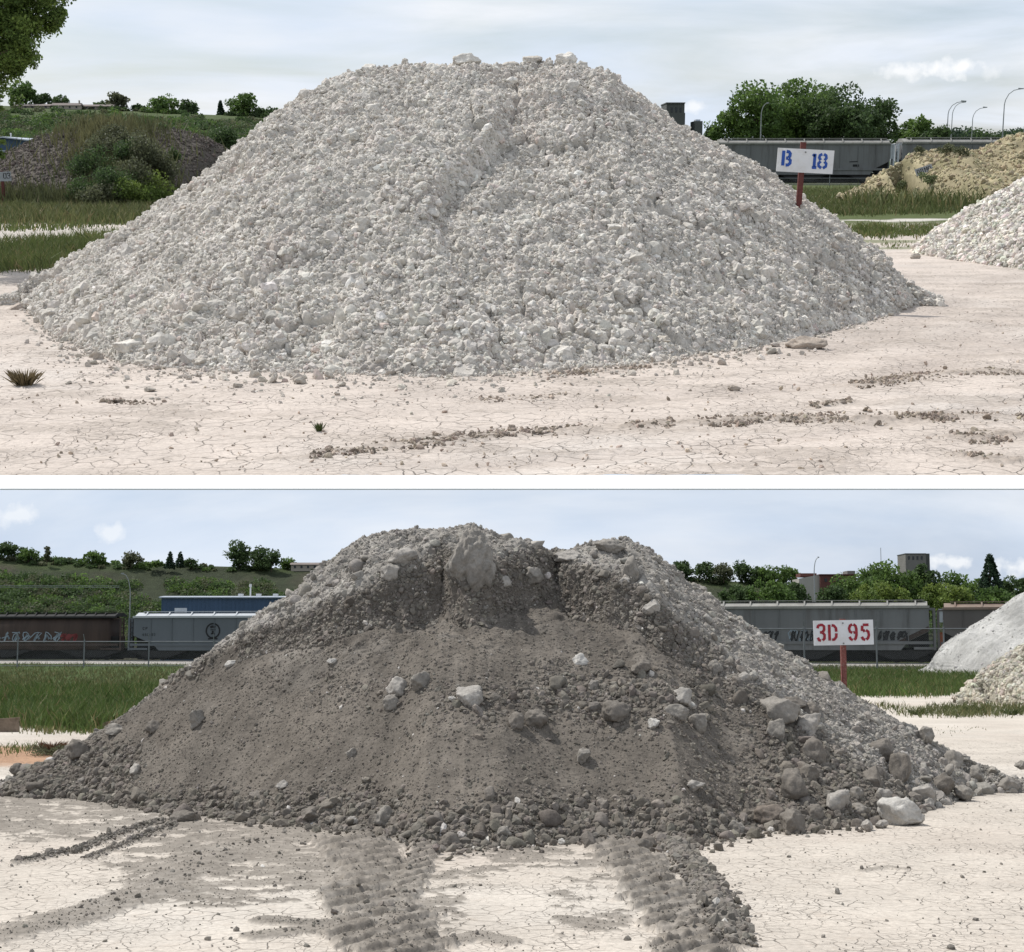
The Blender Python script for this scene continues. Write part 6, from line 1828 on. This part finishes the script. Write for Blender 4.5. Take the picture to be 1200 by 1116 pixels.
def street_lamp(fr, label, px, base_py, top_py, reach, Y, r=0.9, mate=None):
    k = Y / F; b = fr.at(px, base_py, Y); t = thing(fr, 'street_lamp', label, 'street lamp', b, 0.0, 'street lamps')
    h = (base_py - top_py) * k; q = reach * k; s = 1 if q > 0 else -1
    m = MB(); m.tube([(0, 0, -6 * k), (0, 0, h * 0.72)], r * k, r * 0.6 * k, 8); part('pole', m.mesh('lamp_pole', M_LAMP), t)
    m = MB(); m.tube([(0, 0, h * 0.72), (q * 0.05, 0, h * 0.80), (q * 0.22, 0, h * 0.90), (q * 0.5, 0, h * 0.965), (q * 0.8, 0, h * 0.985)], r * 0.6 * k, r * 0.45 * k, 7); part('arm', m.mesh('lamp_arm', M_LAMP), t)
    m = MB(); m.prism([(q * 0.74, h * 0.975), (q * 1.05, h * 0.985), (q * 1.05, h * 0.985 + 0.9 * k), (q * 0.74, h * 0.985 + 1.3 * k)] if s > 0 else [(q * 1.05, h * 0.985), (q * 0.74, h * 0.975), (q * 0.74, h * 0.985 + 1.3 * k), (q * 1.05, h * 0.985 + 0.9 * k)], -0.8 * k, 0.8 * k)
    part('lamp_head', m.mesh('lamp_head', M_LAMP), t)


street_lamp(UP, 'grey street lamp standing before the tall round tree over the wagon roof', 891, 170, 123, 8, 182, 0.8)
street_lamp(UP, 'taller lamp of the overlapping pair beyond the wagon gap', 1109, 172, 121, 19, 200, 0.8)
street_lamp(UP, 'lamp just behind the taller lamp of the overlapping pair', 1114, 172, 122, 14, 215, 0.7)
street_lamp(UP, 'shorter lamp standing alone between the pair and the tallest lamp', 1138, 172, 128, 15, 230, 0.7)
street_lamp(UP, 'tallest lamp, over the shoulder of the yellowish weedy heap', 1174, 172, 107, 20, 182, 0.9)
m = MB(); Y = 190; k = Y / F; b = UP.at(1199, 172, Y)
m.tube([(0, 0, -3 * k), (0, 0, 23 * k)], 0.7 * k, 0.6 * k, 6); solo(UP, 'pole', m.mesh('pole', M_LAMP), 'short plain pole cut by the picture edge beside the tallest lamp', 'pole', b)
street_lamp(LO, 'street lamp leaning over the brown wagon against the bank', 151, 760, 672, -11, 109, 0.9)
street_lamp(LO, 'street lamp over the wagon roof before the brick building', 955, 715, 653, 6, 104, 0.9)
# signal box beside the lamp and wires along the bank
m = MB(); Y = 103; k = Y / F; b = LO.at(0, 687, Y)
wires = thing(LO, 'power_lines', 'two thin pale wires running along the bank above the brown wagon', 'wires', (0, Y, 0))
for dz_ in (0, 1.7):
    m = MB(); m.tube([(LO.at(px, 686.5 + dz_ - 1.0 * ((px - 30) / 300) ** 2 * -1, Y).x, 0, LO.at(px, 686.5 + dz_ + 0.8 * ((px - 30) / 200) ** 2, Y).z) for px in range(-260, 150, 40)], 0.018, 0.018, 4)
    part('wire', m.mesh('wire', M_LAMP), wires)

# ------------------------------------------------------------------ the bank behind the dark heap
LC = 146
_, hill_l = hill_mesh(LO, 'hills', M_HILL, 116, LC, 157,
    [(-900, 646), (-200, 650), (0, 654), (40, 656), (100, 659), (180, 662), (260, 664), (330, 666), (380, 666), (460, 668), (600, 672), (720, 672), (790, 677), (850, 681), (920, 686), (1000, 694), (1100, 694), (1200, 692), (1500, 688), (2100, 686)],
    -150, 150, 340, 60, 161, 14, [(0.046, 0.056, 0.032), (0.056, 0.064, 0.038), (0.080, 0.073, 0.052), (0.062, 0.085, 0.034)])
hill_shrubs(LO, 'bank_undergrowth', 'dense shrub cover on the green bank behind the wagons', hill_l,
            [(xl(-150, 130), xl(420, 130), 117.5, 140, 1900, 0.75), (xl(400, 130), xl(860, 130), 118, 145, 140, 1.0), (xl(780, 130), xl(1400, 130), 118, 140, 330, 1.0), (xl(-60, 145), xl(400, 145), 143.5, 145.5, 110, 0.42), (xl(770, 145), xl(960, 145), 143.5, 145.5, 60, 0.5)], 1.6, ['dark', 'dark', 'grey', 'broad'], 162)
LT_ = [(10, 655, 635, 34, 'round', 'dark', 'dark dense tree on the bank skyline at the edge of the lower sky'),
       (33, 657, 641, 22, 'round', 'broad', 'green tree beside the dark dense tree on the lower skyline'),
       (55, 658, 639, 8, 'poplar', 'grey', 'thin greyish upright tree on the bank skyline'),
       (111, 661, 646, 28, 'round', 'broad', 'low spreading tree alone on the bank skyline above the brown wagon'),
       (153, 663, 647, 24, 'round', 'grey', 'greyish round tree on the bank skyline above the blue shed'),
       (199, 665, 646, 12, 'conifer', 'conifer', 'first of two spruces on the bank skyline'),
       (211, 665, 646, 13, 'conifer', 'conifer', 'second of two spruces, nearer the tall tree on the bank'),
       (225, 666, 654, 16, 'round', 'dark', 'low dark bush-like tree beside the two spruces'),
       (180, 665, 657, 20, 'round', 'broad', 'low green hedge-like tree before the two spruces'),
       (280, 668, 633, 27, 'round', 'dark', 'tall dark tree standing highest on the bank skyline'),
       (304, 668, 640, 22, 'round', 'dark', 'dark tree in the row behind the tallest bank tree'),
       (318, 668, 644, 18, 'round', 'dark', 'last tall tree in the row before the small house on the bank'),
       (336, 668, 652, 16, 'round', 'broad', 'low green tree beside the small house on the bank'),
       (306, 668, 657, 20, 'round', 'lime', 'pale green bush under the row of bank trees'),
       (384, 668, 657, 12, 'round', 'dark', 'small tree touching the pale slope of the dark heap'),
       (800, 678, 655, 30, 'round', 'dark', 'dark tree peeping out right beside the dark heap skyline'),
       (828, 680, 658, 22, 'round', 'dark', 'rounded dark tree second from the dark heap on the far bank'),
       (848, 681, 660, 20, 'round', 'grey', 'greyish tree between the rounded and the tall dark trees'),
       (869, 682, 657, 22, 'round', 'dark', 'tall dark tree above the middle of the far bank'),
       (888, 683, 662, 16, 'round', 'dark', 'narrow dark tree beside the tall dark one on the far bank'),
       (902, 685, 662, 26, 'round', 'broad', 'green tree near the street lamp on the far bank'),
       (922, 686, 662, 24, 'round', 'broad', 'green tree just before the street lamp over the wagon')]
for i, (px, b, tp, w, kd, pal, lab) in enumerate(LT_):
    ptree(LO, lab, px, b + 1, tp, w * 1.12, LC - 1 - (i % 3), kd, pal, 1200 + i, 1.7, 1.9)
for i, (px, b, tp, w, kd, pal, Yt, lab) in enumerate([
        (905, 712, 676, 66, 'round', 'broad', 112, 'broad leafy tree over the wagon roof left of the street lamp'),
        (868, 712, 686, 44, 'round', 'dark', 113, 'low dark tree over the wagon beside the dark heap'),
        (933, 706, 680, 34, 'round', 'dark', 116, 'dark tree at the foot of the street lamp'),
        (975, 708, 684, 30, 'round', 'dark', 113, 'low dark tree before the brick building'),
        (1012, 712, 664, 60, 'round', 'broad', 124, 'green tree rising right of the brick building'),
        (1050, 712, 657, 70, 'round', 'broad', 122, 'big green tree before the grey tower block'),
        (1030, 712, 682, 70, 'round', 'lime', 111, 'lighter green bush row over the wagon below the big green tree'),
        (1088, 712, 654, 28, 'round', 'dark', 121, 'narrow dark tree partly hiding the grey tower block'),
        (1120, 712, 672, 64, 'round', 'broad', 120, 'green tree between the tower block and the tall spruce'),
        (1110, 712, 684, 70, 'round', 'lime', 111, 'lighter green bushes over the gap between the wagons'),
        (1162, 712, 648, 44, 'conifer', 'conifer', 118, 'tall dark spruce standing over the second wagon'),
        (1195, 712, 674, 46, 'round', 'dark', 122, 'dark tree at the picture edge past the tall spruce'),
        (1165, 712, 690, 60, 'round', 'broad', 110, 'green bushes over the wagon under the tall spruce')]):
    ptree(LO, lab, px, b + 10, tp, w * 1.1, Yt, kd, pal, 1300 + i, 2.0, 2.0)

# ------------------------------------------------------------------ buildings of the valley
bungalow(LO, 'small low house on the bank skyline next to the dark heap', 341, 381, 668.5, 661.5, 659.2, LC - 2, 7, 5)
Y = 112.5; k = Y / F
t = thing(LO, 'warehouse', 'long blue metal warehouse behind the blue-grey wagon', 'warehouse', (LO.at(188, 760, Y).x, Y, 0))
ln = (480 - 188) * k; zt_ = LO.at(0, 701, Y).z
mb = MB(); mb.box(0, ln, 0, 2.4, -0.3, zt_)
for j in range(58): mb.box(j * ln / 58, j * ln / 58 + 0.06, -0.03, 0.001, 0, zt_ - 0.002)
part('wall', mb.mesh('wall', M_BLUEW), t)
r = MB(); r.prism_x([(-0.25, zt_), (2.6, zt_), (1.3, zt_ + 2.9 * k), (-0.25, zt_ + 1.4 * k)], -0.15, ln + 0.15); ro = part('roof', r.mesh('roof', M_ROOFL), t)
v = MB(); vx = (289 - 188) * k; v.tube([(vx, 1.0, zt_), (vx, 1.0, LO.at(0, 685, Y).z)], 0.9 * k, 0.9 * k); v.tube([(vx, 1.0, LO.at(0, 687.5, Y).z), (vx, 1.0, LO.at(0, 684, Y).z)], 1.5 * k, 1.3 * k); part('chimney_pipe', v.mesh('chimney_pipe', M_VENT), ro)
for px in (277, 298, 318):
    v = MB(); vx = (px - 188) * k; v.box(vx - 2 * k, vx + 3 * k, 0.8, 1.4, zt_, LO.at(0, 695.5, Y).z); part('roof_vent', v.mesh('roof_vent', M_VENT), ro)

M_BRICK = mat_paint('dark_brick', (0.115, 0.048, 0.040), 0.9, 0.2, 1.5)
M_PALEW = mat_paint('pale_render', (0.36, 0.345, 0.31), 0.85, 0.1, 1)
M_GREYC = mat_paint('grey_concrete', (0.17, 0.165, 0.15), 0.9, 0.12, 0.8)
Y = 136; k = Y / F
t = thing(LO, 'brick_building', 'flat-roofed dark brick building with a pale side wing behind the street lamp', 'building', (LO.at(960, 720, Y).x, Y, 0)); P0 = 960
z_ = lambda py: LO.at(0, py, Y).z
mb = MB(); mb.box((962 - P0) * k, (1004 - P0) * k, 0, 4, 0, z_(674)); part('wall', mb.mesh('wall', M_BRICK), t)
mb = MB(); mb.box((961 - P0) * k, (1005 - P0) * k, -0.15, 4.15, z_(674), z_(673)); ro = part('roof', mb.mesh('roof', M_BRICK), t)
mb = MB(); mb.box((997 - P0) * k, (1006 - P0) * k, 1, 3, z_(673), z_(668.5)); part('roof_hut', mb.mesh('roof_hut', M_GREYC), ro)
mb = MB(); mb.prism([((938 - P0) * k, 0), ((962 - P0) * k - 0.002, 0), ((962 - P0) * k - 0.002, z_(673.5)), ((938 - P0) * k, z_(678))], 0.3, 3.6); part('side_wing', mb.mesh('side_wing', M_PALEW), t)
mb = MB(); mb.box((941 - P0) * k, (960 - P0) * k, 0.8, 3.0, z_(675.5), z_(671.5)); part('roof_parapet', mb.mesh('roof_parapet', M_BRICK), ro)
for j in range(5):
    m = MB(); x_ = (967 + 7 * j - P0) * k; m.box(x_, x_ + 3 * k, -0.03, 0.001, z_(682), z_(678)); part('window', m.mesh('window', M_DARKG), t)
Y = 143; k = Y / F
t = thing(LO, 'tower_block', 'grey concrete tower block rising above the big green tree', 'building', (LO.at(1078, 720, Y).x, Y, 0))
mb = MB(); mb.box(-15 * k, 9 * k, 0, 3, 0, z_(649.5)); part('wall', mb.mesh('wall', M_GREYC), t)
mb = MB(); mb.box(9 * k + 0.002, 15 * k, 0.5, 3, 0, z_(648.5)); part('stair_shaft', mb.mesh('stair_shaft', M_TOWER), t)
mb = MB(); mb.box(-15.4 * k, 9.0 * k, -0.06, 3.06, z_(649.5), z_(648.6)); part('roof', mb.mesh('roof', M_TOWER), t)
for j in range(4):
    m = MB(); m.box((-12 + 5 * j) * k, (-10 + 5 * j) * k, -0.03, 0.001, z_(656), z_(652)); part('window', m.mesh('window', M_DARKG), t)
m = MB(); Y = 142; k = Y / F; m.tube([(0, 0, 0), (0, 0, LO.at(0, 642, Y).z)], 0.5 * k, 0.35 * k, 5)
solo(LO, 'mast', m.mesh('mast', M_LAMP), 'thin radio mast beside the tower block on the skyline', 'mast', (LO.at(1033.5, 700, Y).x, Y, 0))

# ------------------------------------------------------------------ white heaps beyond the 3D 95 sign
add_heap(LO, 'heap', 'smooth white heap with rain gullies beyond the grass behind the 3D 95 sign', 74,
    [(1082, 786), (1092, 778), (1102, 766), (1120, 751), (1150, 730), (1180, 709), (1200, 696), (1260, 668), (1340, 662), (1430, 700), (1560, 787)],
    [(1080, 789), (1095, 792), (1150, 796), (1250, 800), (1350, 800), (1450, 796), (1560, 790)], 340, 160, 841, (0.50, 0.49, 0.465), M_WHITE_ROCK, 7000, 0.018, (0.52, 0.505, 0.48), 0.10, 0.08)
add_heap(LO, 'heap', 'creamy rubbly heap cut off by the picture edge, before the smooth white heap', 41,
    [(1118, 818), (1128, 811), (1138, 800), (1160, 784), (1185, 768), (1205, 754), (1260, 720), (1320, 710), (1400, 760), (1480, 816)],
    [(1116, 820), (1130, 824), (1160, 827), (1220, 832), (1320, 834), (1400, 830), (1480, 820)], 260, 140, 851, (0.62, 0.575, 0.47), M_WHITE_ROCK, 26000, 0.036, (0.66, 0.615, 0.51), 0.07)

# ------------------------------------------------------------------ planks, grass and weeds of the valley
M_WOOD = mat_paint('old_timber', (0.20, 0.155, 0.115), 0.85, 0.35, 6, dirt=(0.09, 0.065, 0.05))
p = LO.ground(2, 858); k = p.y / F
m = MB(); m.box(-36 * k, 20 * k, -1.5 * k, 1.5 * k, -0.02, 14 * k); m.box(-36 * k, 21 * k, -1.9 * k, 1.9 * k, 14 * k, 15.5 * k)
solo(LO, 'timber_sleeper', m.mesh('timber_sleeper', M_WOOD), 'old brown timber lying at the picture edge before the tall grass', 'timber', p, 0.12, ry=-0.06)
p = LO.ground(140, 856); k = p.y / F
m = MB(); m.box(-20 * k, 26 * k, -1.0 * k, 1.0 * k, 0, 9 * k); m.box(-20.5 * k, 26.5 * k, -1.4 * k, 1.4 * k, 9 * k, 10.2 * k)
solo(LO, 'timber_plank', m.mesh('timber_plank', M_WOOD), 'tilted brown plank in the grass against the dark heap shoulder', 'plank', p + Vector((0, 0.1, 0.05)), 0.0, ry=-0.24)
lg, lgb = (0.105, 0.155, 0.040), (0.062, 0.098, 0.028)
mg, mgb = (0.140, 0.150, 0.062), (0.085, 0.103, 0.042)
areas = [([(300, 779), (940, 779), (960, 800), (280, 822)], 9000, 0.20, 0.018, mg, mgb), ([(220, 812), (965, 804), (1000, 816), (400, 836), (190, 834)], 9000, 0.32, 0.012, lg, lgb),
         ([(-40, 777), (300, 777), (290, 795), (220, 815), (-40, 822)], 22000, 0.19, 0.016, mg, mgb),
         ([(-40, 812), (215, 806), (190, 832), (140, 851), (100, 858), (30, 853), (-40, 850)], 24000, 0.36, 0.010, lg, lgb),
         ([(20, 856), (100, 852), (130, 856), (100, 861), (40, 860)], 500, 0.12, 0.010, (0.20, 0.17, 0.09), lg),
         ([(930, 776), (1090, 776), (1130, 790), (1060, 800), (960, 800)], 14000, 0.22, 0.015, mg, mgb),
         ([(940, 788), (1150, 788), (1150, 805), (1110, 815), (1000, 816), (965, 806)], 26000, 0.32, 0.011, lg, lgb),
         ([(1010, 824), (1060, 832), (1120, 828), (1220, 828), (1220, 838), (1120, 840), (1060, 838)], 3200, 0.16, 0.010, mg, mgb),
         ([(-20, 876), (40, 874), (46, 880), (10, 884), (-20, 884)], 500, 0.14, 0.008, mg, lg),
         ([(1080, 856), (1130, 852), (1140, 858), (1090, 862)], 160, 0.05, 0.008, mg, mgb)]
setting(LO, 'field_grass', grass_blades(LO, 'field_grass', '', areas, seed=33), 'stuff', 'green grass of the field between the dark heap and the wagons')
shrub(LO, 'reddish dry weed bush on the pale ground beside the orange soil patch', 58, 886, 870, 46, LO.ground(58, 886).y, 'grey', 960, 1.3, 0.6, stems=True)
tuft(LO, 'reddish brown weed clump beside the dark blocky boulder at the far left', 62, 884, 40, 16, 260, (0.20, 0.10, 0.06), (0.13, 0.085, 0.05), 8, wl=0.008)
for i, (px, py) in enumerate([(1075, 838), (1140, 836), (1185, 838), (1020, 838)]):
    tuft(LO, ['low green weed tuft nearest the sign post on the pale strip', 'low green weed tuft in front of the creamy heap', 'low green weed tuft at the picture edge by the creamy heap', 'small green weed tuft close to the rocky flank'][[1, 2, 3, 0][i] if False else (0, 1, 2, 3)[i]],
         px, py, 26, 8, 70, (0.075, 0.10, 0.03), (0.05, 0.07, 0.025), 40 + i, wl=0.008)
